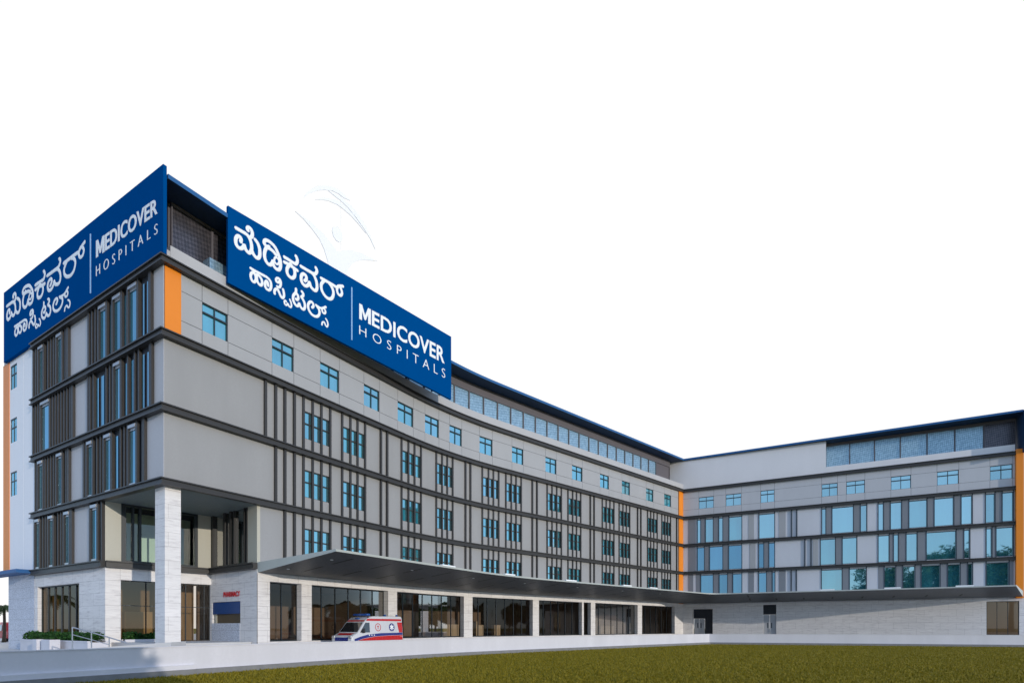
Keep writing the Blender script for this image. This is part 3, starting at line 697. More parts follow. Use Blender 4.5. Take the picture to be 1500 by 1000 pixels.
mb = MB(); slab(mb, PW, 33.0, 39.0, .3, 4.9, -4.5, -4.3); slab(mb, PW, 33.0, 39.0, .3, ZF, -4.3, -.2); part(mb, 'wing_lobby', interior_dark)

# canopy: main front, inner corner, wing
pairs = []
s = 5.35
while s < 58.6:
    pairs.append((PM.pt(s, 7, 0), PM.pt(s, .02, 0))); s += 1.9 if 17 < s < 31 else 4.0
o1 = Vector(PM.pt(58.6, 7, 0)[:2]); o2 = Vector((25.4, 69.15)); o3 = Vector(PW.pt(7.2, 7, 0)[:2])
for k in range(0, 9):
    t = k / 8
    o = o1 * (1 - t) ** 2 + o2 * 2 * t * (1 - t) + o3 * t * t
    i = PM.pt(58.6 + (65.34 - 58.6) * min(1, t * 2), .02, 0) if t < .5 else PW.pt(7.2 * (t - .5) * 2, .02, 0)
    pairs.append((o, i))
for s in (12, 18, 24, 29): pairs.append((PW.pt(s, 7.1, 0), PW.pt(s, .02, 0)))
pairs.append((PW.pt(34.1, 7.4, 0), PW.pt(36.6, .02, 0)))
mb = MB()
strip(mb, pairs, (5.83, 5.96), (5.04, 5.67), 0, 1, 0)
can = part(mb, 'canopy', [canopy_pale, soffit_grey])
def on_soffit(P, s, d, drop=0.0):
    z = 5.04 + (5.83 - 5.04) * d / 7 - drop
    return P.pt(s, d, z)
mb = MB()
for P, xs in ((PM, [7.5 + 3.1 * k for k in range(17)]), (PW, [9 + 3.1 * k for k in range(8)])):
    for s in xs:
        for a, b in ((1.6, 3.4), (4.2, 6.0)):
            c = [on_soffit(P, s - .09, a, .006), on_soffit(P, s + .09, a, .006), on_soffit(P, s + .09, b, .006), on_soffit(P, s - .09, b, .006)]
            mb.poly(c)
part(mb, 'soffit_slot', soffit_slot, can)
for P, xs in ((PM, [6.2, 6.6, 13.5, 21, 28.5, 36, 43.5, 51]),):
    for k, s in enumerate(xs):
        m = MB(); p = on_soffit(P, s, 1.8 if k == 0 else 5.2, .03)
        m.tube([(p[0], p[1], p[2] + .03), (p[0], p[1], p[2])], .09, 10); part(m, 'downlight', sign_white, can)
for P, xs in ((PM, [15.9, 24.6, 33.5, 42.5, 47.5]), (PW, [17.6, 23.9, 30.2])):
    for s in xs:
        m = MB(); slab(m, P, s - .75, s + .75, 5.955, 6.12, 6.3, 6.55); part(m, 'uplight', sign_white, can)

# corner recess: stone column, soffit, glazed back and side
Lp = Vector((-24.105, 32.354)); Rm = Vector((-15.584, 33.380)); Rc = Vector((-20.3, 36.85))
bu = (Rc - Lp).normalized(); mu = (Rc - Rm).normalized()
PB = Line(Lp, bu, (bu.y, -bu.x))          # back of the recess
PS = Line(Rm, mu, (-0.5926, -0.8055))     # side of the recess (pharmacy)
mb = MB()
def col_face(a0, a1, b0, b1, z0, z1):
    p = [PM.pt(a0, b0, 0), PM.pt(a1, b0, 0), PM.pt(a1, b1, 0), PM.pt(a0, b1, 0)]
    u = [0, a1 - a0, 0, a1 - a0]
    for k in range(4):
        q, r_ = p[k], p[(k + 1) % 4]
        mb.poly([(q[0], q[1], z0), (r_[0], r_[1], z0), (r_[0], r_[1], z1), (q[0], q[1], z1)], 0, [(0, z0), (.95, z0), (.95, z1), (0, z1)])
col_face(0.06, 0.88, -1.06, -.06, 0.1, 9.16)
part(mb, 'corner_column', travertine)
mb = MB()
A2 = Vector((-18.36, 28.83))
mb.prism([tuple(A2), tuple(Rm), tuple(Rc + (bu + mu) * .2), tuple(Lp)], 9.16, 9.3); part(mb, 'recess_soffit', recess_soffit)
mb = MB(); mb.prism([PM.pt(.3, -1.2, 0)[:2], PM.pt(5.35, -.6, 0)[:2], tuple(Rc), PL.pt(6.7, -.3, 0)[:2], PL.pt(1.3, -.6, 0)[:2]], .1, ZF); part(mb, 'entrance_step', paving)
for P, L_ in ((PB, 5.89), (PS, 5.855)):
    band(P, 0.0, L_, B5)
    mb = MB(); slab(mb, P, 0, L_, B5 - BT - .25, B5 - BT, -.4, .0); part(mb, 'recess_lintel', travertine)
# upper glazing of the recess
z0, z1 = B5, 9.16
def rect_part(P, name, a, b, c, e, d0, d1, mat):
    m = MB(); slab(m, P, a, b, c, e, d0, d1); return part(m, name, mat)
rect_part(PB, 'recess_panel', 0.0, .80, z0, z1, -.2, .0, recess_panel)
rect_part(PB, 'recess_panel', 5.05, 5.87, z0, z1, -.2, .0, recess_panel)
rect_part(PS, 'recess_panel', 0.0, 1.1, z0, z1, -.2, .0, recess_panel)
f = MB()
for x, w_ in ((.80, .24), (1.36, .10), (1.72, .12), (2.88, .1), (3.9, .1), (4.88, .17)): slab(f, PB, x, x + w_, z0, z1, -.25, .05)
slab(f, PB, .8, 5.05, z0, z0 + .12, -.2, .02); slab(f, PB, .8, 5.05, z1 - .12, z1, -.2, .02)
o = part(f, 'recess_glazing', frame_dark); g = MB(); pane_quad(g, PB, .8, 5.05, z0, z1, -.12); part(g, 'pane', glass_teal, o)
f = MB()
for x, w_ in ((1.1, .14), (1.45, .12), (2.75, .12), (3.15, .2), (3.95, .24), (5.55, .2)): slab(f, PS, x, x + w_, z0, z1, -.16, .03)
slab(f, PS, 1.1, 5.7, z0, z0 + .12, -.2, .02)
o = part(f, 'recess_glazing', dark_metal); g = MB(); pane_quad(g, PS, 1.1, 5.85, z0, z1, -.12); part(g, 'pane', glass_teal, o)
# rooms behind the recess glazing
mb = MB()
slab(mb, PB, .1, 5.8, z0 - .3, z0, -3.4, -.3); slab(mb, PB, .1, 5.8, z0, z1 + .1, -3.6, -3.4); slab(mb, PS, .6, 5.7, z0, z1 + .1, -1.6, -1.4)
slab(mb, PB, .1, .25, z0, z1, -3.4, -.3)
part(mb, 'upstairs_room', room_cream)
# ground level of the recess
mb = MB()
facewall(mb, PB, 0.0, 5.89, 0.1, B5 - BT - .25, [(.78, 2.95, ZF, 4.55, .3), (3.95, 5.88, ZF, 4.55, .3)])
facewall(mb, PS, 0.0, 5.855, 0.1, B5 - BT - .25, [(2.0, 5.70, ZF, 3.36, .18)])
part(mb, 'recess_stone', travertine)
for a, b, m in ((.78, 2.95, glass_brown), (3.95, 5.88, glass_smoke)):
    f = MB()
    n = 2
    for x in (a, a + (b - a) * (.62 if a < 1 else .22), a + (b - a) * (.62 if a < 1 else .8), b - .05): slab(f, PB, x, x + .05, ZF, 4.55, -.28, -.18)
    slab(f, PB, a, b, 3.0, 3.04, -.27, -.19); slab(f, PB, a, b, 4.5, 4.55, -.27, -.19)
    o = part(f, 'entrance_glazing', frame_dark); g = MB(); pane_quad(g, PB, a, b, ZF, 4.55, -.23); part(g, 'pane', m, o)
mb = MB(); slab(mb, PB, .1, 5.8, ZF - .1, 4.7, -3.0, -2.8); slab(mb, PB, .1, 5.8, .3, ZF, -2.8, -.35); slab(mb, PB, 3.2, 3.4, ZF, 4.6, -2.8, -.4); slab(mb, PB, .1, 5.8, 4.6, 4.7, -2.8, -.35); part(mb, 'ground_room', room_tan)
mb = MB(); slab(mb, PL, 9.8, 17.2, .3, 4.8, -4.2, -4.0); slab(mb, PL, 9.8, 17.2, .3, ZF, -4, -.4); slab(mb, PL, 9.8, 17.2, 4.6, 4.8, -4, -.4); slab(mb, PL, 9.8, 10.0, ZF, 4.6, -4, -.4); slab(mb, PL, 17.0, 17.2, ZF, 4.6, -4, -.4); part(mb, 'shop_room', room_tan)
mb = MB(); slab(mb, PB, 1.5, 3.1, ZF, ZF + 1.9, -2.2, -2.0); part(mb, 'screen_wall', cream)
# pharmacy hatch
hat = rect_part(PS, 'pharmacy_hatch', 2.02, 5.68, ZF, 3.36, -.19, -.14, hatch_brown)
m = MB(); slab(m, PS, 2.02, 5.68, 2.57, 3.34, -.138, -.03); part(m, 'blue_header', counter_blue, hat)
m = MB(); slab(m, PS, 2.02, 5.68, ZF, 1.96, -.138, .03); part(m, 'granite_counter', granite, hat)
m = MB(); slab(m, PS, 5.3, 5.6, 1.962, 2.568, -.138, -.1); part(m, 'side_pier', recess_panel, hat)

# ---------------------------------------------------------------- roof, screens
def roofpairs(dout, din):
    A0, C0 = Vector((-18.36, 28.83)), Vector((24.29, 77.7))
    nl, n1 = Vector((-0.52292, -0.85238)), PM.n1
    q = []
    for t in (23.2, 12): q.append((Vector(PL.pt(t, -.05, 0)[:2]), Vector(PL.pt(t, din, 0)[:2])))
    q.append((A0 + nl * -.05 + n1 * dout, A0 + (nl + n1) * din))
    s = 17.0
    while s < 31: q.append((Vector(PM.pt(s, dout, 0)[:2]), Vector(PM.pt(s, din, 0)[:2]))); s += 1.2
    q.append((Vector(PM.pt(50, dout, 0)[:2]), Vector(PM.pt(50, din, 0)[:2])))
    m = Vector((1.125, -8.55)) / 7
    q.append((C0 + m * dout, C0 + m * din))
    for t in (18, 36.4): q.append((Vector(PW.pt(t, dout + .25 * t / 18, 0)[:2]), Vector(PW.pt(t, din, 0)[:2])))
    return q
mb = MB(); strip(mb, roofpairs(.30, -12.0), (25.28, 25.52), (25.28, 25.52), 0, 1, 0); part(mb, 'roof', [roof_blue, soffit_navy])
mb = MB(); slab(mb, PW, 36.42, 36.62, 20.9, 25.46, -3.2, 1.3); part(mb, 'roof_end_plate', soffit_navy)
def screen(P, s0, s1, step, mat, dark_to=None, lint=.86):
    f = MB(); slab(f, P, s0, s1, 25.28 - lint, 25.28, -1.42, -1.25)
    n = max(1, round((s1 - s0) / step))
    for k in range(n + 1):
        x = s0 + (s1 - s0) * k / n
        slab(f, P, max(s0, x - .06), min(s1, x + .06), 21.4, 25.28 - lint, -1.42, -1.26)
    o = part(f, 'roof_screen', beam_mauve)
    g = MB(); pane_quad(g, P, s0, s1, 21.4, 25.28 - lint, -1.35); part(g, 'mesh_infill', mat, o)
screen(PM, 1.0, 5.6, 2.3, screen_dark, lint=.15)
screen(PM, 5.6, 60.5, 1.83, screen_pale)
screen(PM, 60.5, 64.0, 3.5, beam_mauve)
screen(PW, 17.69, 33.5, 2.6, screen_pale, lint=.35)
screen(PW, 33.5, 36.3, 2.8, screen_dark, lint=.35)
mb = MB(); slab(mb, PM, .9, 1.1, 21.4, 25.28, -10, -1.43); part(mb, 'screen_return', beam_mauve)
mb = MB(); slab(mb, PM, 2.7, 5.4, 21.5, 22.95, -1.2, -.5); part(mb, 'pale_mesh_box', screen_pale)  # added pale mesh-clad box in front of the dark screen bay

# ------------------------------------------------------------------ sign boards
PSG = Line((-16.536 + .8045 * .32, 31.8 - .594 * .32), (0.59396, 0.8045), (0.8045, -0.59396))
_o = PL.pt(22.7, 0.22, 0)
PLG = Line((_o[0], _o[1]), (0.85238, -0.52292), (-0.52292, -0.85238))

def board(P, quad, thick, name_panel, parent):
    """flat panel with corner list (t, z): lower-left, lower-right, upper-right, upper-left"""
    mb = MB()
    back = [P.pt(t, -thick, z) for t, z in quad]; front = [P.pt(t, 0, z) for t, z in quad]
    mb.hexa(back + front)
    o = mb.build(name_panel, sign_blue); o.parent = parent
    return o

def pen(mb, P, line, w_, d=0.0):
    """raised brush stroke lying on a board"""
    pts = smooth_line(line, 4)
    n = 8; b = len(mb.v); r = w_ / 2 * .58
    t0 = (pts[1][0] - pts[0][0], pts[1][1] - pts[0][1]); k = math.hypot(*t0) or 1
    t1 = (pts[-1][0] - pts[-2][0], pts[-1][1] - pts[-2][1]); k1 = math.hypot(*t1) or 1
    seq = [(pts[0][0] - t0[0] / k * r * .7, pts[0][1] - t0[1] / k * r * .7, .35)] + [(p[0], p[1], 1) for p in pts] + [(pts[-1][0] + t1[0] / k1 * r * .7, pts[-1][1] + t1[1] / k1 * r * .7, .35)]
    for i, (u, z, sc_) in enumerate(seq):
        a = seq[max(i - 1, 0)]; c = seq[min(i + 1, len(seq) - 1)]
        dx, dz = c[0] - a[0], c[1] - a[1]; l_ = math.hypot(dx, dz) or 1
        nx, nz = -dz / l_, dx / l_
        for j in range(n):
            th = 2 * math.pi * j / n
            q = math.cos(th) * r * sc_; h = math.sin(th) * .02
            mb.v.append(P.pt(u + nx * q, d + h, z + nz * q))
    for i in range(len(seq) - 1):
        for j in range(n):
            j2 = (j + 1) % n
            mb.f.append((b + i * n + j, b + i * n + j2, b + (i + 1) * n + j2, b + (i + 1) * n + j)); mb.uv.append(None); mb.m.append(0)
    e = b + (len(seq) - 1) * n
    mb.f.append(tuple(b + j for j in range(n))); mb.f.append(tuple(e + j for j in reversed(range(n)))); mb.uv += [None, None]; mb.m += [0, 0]

def lettering(P, text, box, mat, parent, name='lettering', bold=0.0, spacing=1.0, d=0.0, depth=0.016):
    """box: (t0, z_low0, z_high0, t1, z_low1, z_high1)"""
    cu = bpy.data.curves.new('lettering', 'FONT'); cu.body = text; cu.size = 1; cu.extrude = 0.05; cu.offset = bold; cu.space_character = spacing; cu.resolution_u = 4
    ob = bpy.data.objects.new('tmp_text', cu); col.objects.link(ob)
    bpy.context.view_layer.update()
    me = bpy.data.meshes.new_from_object(ob.evaluated_get(bpy.context.evaluated_depsgraph_get()))
    bpy.data.objects.remove(ob)
    xs = [v.co.x for v in me.vertices]; ys = [v.co.y for v in me.vertices]
    x0, x1, y0, y1 = min(xs), max(xs), min(ys), max(ys)
    t0, a0, b0, t1, a1, b1 = box
    for v in me.vertices:
        q = (v.co.x - x0) / (x1 - x0); h = (v.co.y - y0) / (y1 - y0)
        lo, hi = a0 + (a1 - a0) * q, b0 + (b1 - b0) * q
        v.co = P.pt(t0 + (t1 - t0) * q, d + .002 + depth * (v.co.z + .05) / .1, lo + (hi - lo) * h)
    me.materials.clear(); me.materials.append(mat)
    if parent is None:
        o = bpy.data.objects.new(name, me); col.objects.link(o); return o
    left = set(range(len(me.vertices))); link = {i: [] for i in left}
    for e in me.edges: link[e.vertices[0]].append(e.vertices[1]); link[e.vertices[1]].append(e.vertices[0])
    while left:
        stack = [left.pop()]; isl = set(stack)
        while stack:
            for q in link[stack.pop()]:
                if q in left: left.discard(q); isl.add(q); stack.append(q)
        idx = {v: k for k, v in enumerate(sorted(isl))}
        m2 = bpy.data.meshes.new(name)
        m2.from_pydata([tuple(me.vertices[v].co) for v in sorted(isl)], [], [tuple(idx[v] for v in f.vertices) for f in me.polygons if f.vertices[0] in isl])
        m2.materials.append(mat); o = bpy.data.objects.new(name, m2); col.objects.link(o); o.parent = parent
    return None

def sign_things(P, quad, label, div, m_end, med, hosps, kan, struts):
    root = empty('sign_board')
    tag(root, label, 'sign', 'blue hospital sign boards on the roof edge')
    board(P, quad, .18, 'panel', root)
    mb = MB()
    for line in kan[0]: pen(mb, P, line[1], line[0])
    o = mb.build('kannada_name', sign_white, root)
    mb = MB()
    for line in kan[1]: pen(mb, P, line[1], line[0])
    mb.build('kannada_word', sign_white, root)
    mb = MB()
    mb.hexa([P.pt(div[0] - .045, .001, div[1]), P.pt(div[0] + .045, .001, div[1]), P.pt(div[0] + .045, .04, div[1]), P.pt(div[0] - .045, .04, div[1]),
             P.pt(div[0] - .045, .001, div[2]), P.pt(div[0] + .045, .001, div[2]), P.pt(div[0] + .045, .04, div[2]), P.pt(div[0] - .045, .04, div[2])])
    mb.build('divider_line', line_blue, root)
    t0, a0, b0, t1, a1_, b1 = med
    zz = lambda t, q: (a0 + (a1_ - a0) * (t - t0) / (t1 - t0)) * (1 - q) + (b0 + (b1 - b0) * (t - t0) / (t1 - t0)) * q
    mw = m_end - t0
    mb = MB()
    shape = [(0, 0), (.235, 0), (.235, .60), (.44, .12), (.56, .12), (.765, .60), (.765, 0), (1, 0), (1, 1), (.76, 1), (.5, .42), (.24, 1), (0, 1)]
    fr = [(t0 + x * mw, zz(t0 + x * mw, y)) for x, y in shape]
    mb.poly([P.pt(t, .018, z) for t, z in fr])
    for k in range(len(fr)):
        p_, q_ = fr[k], fr[(k + 1) % len(fr)]
        mb.poly([P.pt(p_[0], .002, p_[1]), P.pt(q_[0], .002, q_[1]), P.pt(q_[0], .018, q_[1]), P.pt(p_[0], .018, p_[1])])
    mb.build('bold_letter', sign_white, root)
    e0 = m_end + .10
    lettering(P, 'EDICOVER', (e0, zz(e0, 0), zz(e0, 1), t1, a1_, b1), sign_white, root, 'bold_letter', bold=.021, spacing=1.02)
    lettering(P, 'HOSPITALS', hosps, sign_white, root, 'thin_letter', bold=-.012, spacing=1.75)
    for t in struts:
        mb = MB(); a = P.pt(t, -.22, 22.2); b_ = P.pt(t, -.22, 25.6); c = P.pt(t, -1.7, 22.0)
        mb.tube([b_, c], .05, 6); mb.tube([a, c], .05, 6); mb.build('support_strut', dark_metal, root)
    return root
kan_a = [g for g in GLYPHS if max(p[1] for p in g[1]) > 24.0 or g[0] == .225]
kan_b = [g for g in GLYPHS if g not in kan_a]
sign_things(PSG, [(-.16, 21.55), (18.67, 21.11), (18.67, 26.47), (-.16, 25.98)],
            'blue sign board with white lettering over the street front, pale figure emblem standing on it',
            (8.42, 21.85, 25.55), 10.10, (9.07, 23.64, 24.74, 17.83, 23.82, 25.14), (9.07, 22.56, 23.19, 17.91, 22.64, 23.39), (kan_a, kan_b), (1.5, 6, 10.5, 15, 18))
def lmap(g):
    out = []
    for u, z in g[1]:
        u2 = .95 + (u - .28) * 1.735
        out.append((u2, z + .26 - .38 * u2 / 13.8))
    return (g[0] * 1.15, out)
sign_things(PLG, [(.33, 21.21), (23.05, 21.21), (23.05, 25.82), (.33, 26.36)],
            'blue sign board covering the top of the short side front round the corner column',
            (14.65, 21.74, 25.31), 16.44, (15.37, 23.62, 24.63, 22.49, 23.44, 24.31), (15.37, 22.52, 23.13, 22.49, 22.40, 22.94), ([lmap(g) for g in kan_a], [lmap(g) for g in kan_b]), (2, 8, 14, 20))
em = empty('emblem_sign')
tag(em, 'pale cut-out emblem of a figure with raised arms and arcs, above the street front sign', 'emblem')
for nm, ring in (('figure', EM_BODY), ('head', EM_HEAD), ('arc', EM_A1), ('arc', EM_A2), ('arc', EM_A3)):
    mb = MB(); n = len(ring)
    fr = [PSG.pt(t, -.30, z) for t, z in ring]; bk = [PSG.pt(t, -.33, z) for t, z in ring]
    mb.poly(fr); mb.poly(list(reversed(bk)))
    for i in range(n):
        j = (i + 1) % n; mb.poly([fr[i], fr[j], bk[j], bk[i]], 1)
    mb.build(nm, [emblem_white, edge_pale], em)
mb = MB()
for a, b_ in (((7.8, 28.0), (7.8, 28.7)), ((7.8, 29.6), (7.8, 31.9))): mb.tube([PSG.pt(a[0], -.36, a[1]), PSG.pt(b_[0], -.36, b_[1])], .012, 6)
mb.build('hanger_rod', emblem_white, em)
_p = PS.pt(4.11, 0, 0)
PPH = Line((_p[0], _p[1]), (-mu.x, -mu.y), (PS.n.x, PS.n.y))
ph = lettering(PPH, 'PHARMACY', (0, 3.66, 4.0, 2.11, 3.66, 4.0), sign_red, None, 'pharmacy_sign', bold=.02, d=.02, depth=.02)
tag(ph, 'small red PHARMACY letters on the stone wall above the blue hatch', 'sign')

# ------------------------------------------------------------------ boundary wall, kerb, ground
U1, U2 = PM.u1, PM.u2
line = [Vector((-12, 18.5)) + U1 * t for t in (-45, -6, -3, 1.3, 6, 10.5)]
p0, pc, p1 = line[-1], Vector((-3.27, 32.8)), Vector((-.88, 35.05)) + U2 * 3
for k in range(1, 9):
    t = k / 9; line.append(p0 * (1 - t) ** 2 + pc * 2 * t * (1 - t) + p1 * t * t)
line += [p1, Vector((19.8, 54.5)), Vector((43.4, 46.6)), Vector((75, 36.0))]
def offset_line(pts, d):
    """shift to the building side"""
    out = []
    for i, p in enumerate(pts):
        a = (pts[i] - pts[i - 1]).normalized() if i else (pts[1] - pts[0]).normalized()
        b_ = (pts[i + 1] - pts[i]).normalized() if i < len(pts) - 1 else a
        na, nb = Vector((-a.y, a.x)), Vector((-b_.y, b_.x))
        m = (na + nb).normalized(); out.append(p + m * (d / max(.3, m.dot(na))))
    return out
def ribbon(mb, pts, d0, d1, z0, z1):
    a, b_ = offset_line(pts, d0), offset_line(pts, d1)
    for i in range(len(pts) - 1):
        q = lambda v, z: (v.x, v.y, z)
        mb.poly([q(a[i], z0), q(a[i + 1], z0), q(a[i + 1], z1), q(a[i], z1)])
        mb.poly([q(b_[i], z0), q(b_[i + 1], z0), q(b_[i + 1], z1), q(b_[i], z1)])
        mb.poly([q(a[i], z1), q(a[i + 1], z1), q(b_[i + 1], z1), q(b_[i], z1)])
    for i in (0, -1):
        mb.poly([(a[i].x, a[i].y, z0), (b_[i].x, b_[i].y, z0), (b_[i].x, b_[i].y, z1), (a[i].x, a[i].y, z1)])
mb = MB(); ribbon(mb, line, 0.0, .34, -.05, .20); tag(mb.build('kerb', kerb_grey), kind='structure')
wallr = empty('boundary_wall', (0, 0, 0)); tag(wallr, 'low smooth white boundary wall running along the lawn in front of the hospital', 'wall')
mb = MB(); ribbon(mb, line, .16, .42, .20, 1.0); mb.build('wall_body', wall_boundary, wallr)
mb = MB(); ribbon(mb, line, .145, .435, 1.0, 1.035); mb.build('coping', wall_boundary, wallr)
mb = MB(); ribbon(mb, line[:4], .05, .158, .202, .36); mb.build('base_ledge', wall_boundary, wallr)
mb = MB()
inn = offset_line(line, .3)
ring = [(p.x, p.y, ZP) for p in inn] + [(110, 60, ZP), (110, 130, ZP), (-90, 130, ZP), (-90, -12, ZP)]
mb.poly(ring); tag(mb.build('forecourt', paving), kind='structure')
mb = MB()
for i in range(-6, 6):
    for j in range(-6, 6): mb.poly([(i * 120, j * 120, 0), (i * 120 + 120, j * 120, 0), (i * 120 + 120, j * 120 + 120, 0), (i * 120, j * 120 + 120, 0)])
tag(mb.build('lawn', lawn_m, fix=False), kind='structure')

def grass():
    import numpy as np
    rng = np.random.default_rng(3)
    n = 420000
    # even spread over the lawn wedge that the photo shows
    y = 11 + 45 * rng.random(n) ** 1.6
    x = rng.uniform(-1.05, 1.15, n) * y
    lx = np.array([p.x for p in line]); ly = np.array([p.y for p in line])
    ok = np.ones(n, bool)
    k1 = np.interp(y, ly[:16], lx[:16]); ok &= x > k1 + .05
    ok &= ~((x > 19.8) & (y > 54.5 - (x - 19.8) * .335 - .05)); ok &= y < 54.4
    x, y = x[ok], y[ok]; n = len(x)
    a = rng.random(n) * 6.283; h = rng.uniform(.03, .085, n); w_ = rng.uniform(.012, .026, n)
    tx, ty = rng.normal(0, .03, n), rng.normal(0, .03, n)
    v = np.zeros((n, 3, 3), 'f4')
    v[:, 0, 0] = x - np.cos(a) * w_; v[:, 0, 1] = y - np.sin(a) * w_
    v[:, 1, 0] = x + np.cos(a) * w_; v[:, 1, 1] = y + np.sin(a) * w_
    v[:, 2, 0] = x + tx; v[:, 2, 1] = y + ty; v[:, 2, 2] = h
    me = bpy.data.meshes.new('grass')
    me.vertices.add(n * 3); me.vertices.foreach_set('co', v.reshape(-1))
    me.loops.add(n * 3); me.loops.foreach_set('vertex_index', np.arange(n * 3, dtype='i4'))
    me.polygons.add(n); me.polygons.foreach_set('loop_start', np.arange(0, n * 3, 3, dtype='i4'))
    me.update(calc_edges=True); me.materials.append(blade_m)
    o = bpy.data.objects.new('grass', me); col.objects.link(o); tag(o, 'short mown olive green grass of the lawn', 'grass', kind='stuff')
grass()

# ------------------------------------------------------------------ vegetation
def leaves(mb, c, rad, n, size, squash=(1, 1, 1), drop=0.0):
    for _ in range(n):
        while True:
            p = Vector((random.uniform(-1, 1), random.uniform(-1, 1), random.uniform(-1, 1)))
            if p.length < 1: break
        p = p * (rad * (0.55 + 0.45 * random.random()) if p.length > .4 else rad)
        q = Vector(c) + Vector((p.x * squash[0], p.y * squash[1], p.z * squash[2]))
        s_ = size * random.uniform(.6, 1.3)
        a = Vector((random.gauss(0, 1), random.gauss(0, 1), random.gauss(0, .6))).normalized()
        b_ = a.cross(Vector((random.gauss(0, 1), random.gauss(0, 1), random.gauss(0, 1)))).normalized()
        mb.poly([q - a * s_, q + b_ * s_ * .45, q + a * s_, q - b_ * s_ * .45])

def broad_meshes(h, r, n, seed, size=.2):
    random.seed(seed)
    t = MB(); top = h * .55
    t.tube([(0, 0, 0), (.05, .03, h * .2), (-.04, .06, h * .38), (.05, 0, top)], [r * .07, r * .055, r * .045, r * .03], 10)
    cl = []
    for k in range(22):
        while True:
            p = Vector((random.uniform(-1, 1), random.uniform(-1, 1), random.uniform(-1, 1)))
            if .25 < p.length < 1: break
        cl.append((Vector((p.x * r * .8, p.y * r * .8, h * .66 + p.z * h * .26)), r * random.uniform(.28, .48)))
    for c, q in cl[:10]:
        m = Vector((c.x * .4, c.y * .4, (c.z + h * .34) / 2)); t.tube([(0, 0, h * .33), m, c], [r * .03, r * .02, r * .008], 6)
    f = MB()
    for c, q in cl: leaves(f, c, q, n // 22, size, (1, 1, .75))
    return t.mesh('trunk', bark, True), f.mesh('crown', leaf_dark, fix=False)
def palm_meshes(h, r, seed, n=18):
    random.seed(seed)
    t = MB(); pts = [(math.sin(k * .5) * .06, 0, h * k / 6) for k in range(7)]
    t.tube(pts, [.19, .15, .14, .13, .12, .12, .14], 10)
    f = MB()
    for k in range(n):
        a = 6.283 * k / n + random.uniform(-.2, .2); up = random.uniform(.1, 1.1)
        d = Vector((math.cos(a), math.sin(a), 0)); side = Vector((-d.y, d.x, 0)); prev = None
        for j in range(13):
            s_ = j / 12
            p = Vector((0, 0, h)) + d * (r * s_ * (1 - .12 * s_)) + Vector((0, 0, r * (up * s_ * .75 - (.55 + .5 * up) * s_ * s_)))
            if prev is not None:
                ln = r * .34 * math.sin(math.pi * (.12 + .83 * s_))
                for sg in (-1, 1):
                    tip = p + side * sg * ln + d * ln * .55 - Vector((0, 0, ln * .45))
                    f.poly([prev, p, tip])
            prev = p
    return t.mesh('trunk', bark, True), f.mesh('fronds', leaf_palm, fix=False)
def plant(name, meshes, loc, rz, label, cat, group=None, s_=1.0):
    root = empty(name, loc, rz); root.scale = (s_, s_, s_)
    tag(root, label, cat, group)
    for me in meshes:
        o = bpy.data.objects.new(me.name.split('.')[0], me); col.objects.link(o); o.parent = root
    return root
pm1, pm2 = palm_meshes(4.2, 2.1, 5), palm_meshes(6.0, 2.6, 9)
bm1, bm2 = broad_meshes(7.4, 4.9, 20000, 3, .32), broad_meshes(16.0, 6.2, 7500, 8, .36)
plant('palm_tree', palm_meshes(3.6, 1.7, 12, 26), (-52.1, 56.0, 0.15), 0, 'small dark bushy tree beyond the stone end of the side front', 'tree')
plant('broadleaf_tree', bm1, (8.1, -8.4, 0), 0, 'leafy tree behind the viewpoint whose shade falls on the white wall', 'tree')
for k, (x, y, s_) in enumerate(((-30, -70, 1.0), (2, -43, 1.4), (16, -44, 1.65), (29, -46, 1.5))):
    plant('broadleaf_tree', bm2, (x, y, 0), k * 1.3, 'tall tree across the lawn, reflected in the wing windows', 'tree', 'tall trees opposite the hospital', s_)
for k, (x, y, s_) in enumerate(((78, 50, 1.0), (88, 55, 1.15), (96, 52, .9))):
    plant('palm_tree', pm2, (x, y, 0.15), k * .9, 'palm beyond the end of the wing, reflected in the ground floor glass', 'palm', 'palms beyond the end of the wing', s_)
for k, (x, y, s_) in enumerate(((92, 63, 1.0), (104, 50, 1.1), (112, 64, 1.2))):
    plant('broadleaf_tree', bm1, (x, y, 0.15), k * 2.1, 'broad dark tree beyond the end of the wing, reflected in the ground floor glass', 'tree', 'trees beyond the end of the wing', s_)
plant('palm_tree', pm1, (-47, 40.5, 0.15), .4, 'palm standing off the side front, reflected in the shop window', 'palm')
def hedge_run(name, P, s0, s1, d0, d1, z0, z1, n, label):
    random.seed(len(label))
    mb = MB()
    for _ in range(n):
        t, d = random.uniform(s0, s1), random.uniform(d0, d1)
        top = z1 - .10 * random.random() - .10 * abs((d - (d0 + d1) / 2) / (d1 - d0)) * 2 + .07 * math.sin(t * 2.3) + .05 * math.sin(t * 6.1)
        z = z0 + (top - z0) * random.random() ** .6
        q = Vector(P.pt(t, d, z)); s_ = random.uniform(.05, .11)
        a = Vector((random.gauss(0, 1), random.gauss(0, 1), random.gauss(.5, .8))).normalized(); b_ = a.cross(Vector((random.gauss(0, 1), random.gauss(0, 1), random.gauss(0, 1)))).normalized()
        mb.poly([q - a * s_, q + b_ * s_ * .5, q + a * s_, q - b_ * s_ * .5])
    o = mb.build(name, leaf_hedge, fix=False); tag(o, label, 'hedge'); return o
hedge_run('hedge', PL, 5.7, 15.2, .45, 1.25, .86, 1.40, 6500, 'long low clipped green hedge under the brown shop window of the side front')
hedge_run('hedge', PB, .85, 2.95, .12, .75, .90, 1.42, 2200, 'short green hedge under the brown window beside the corner column')
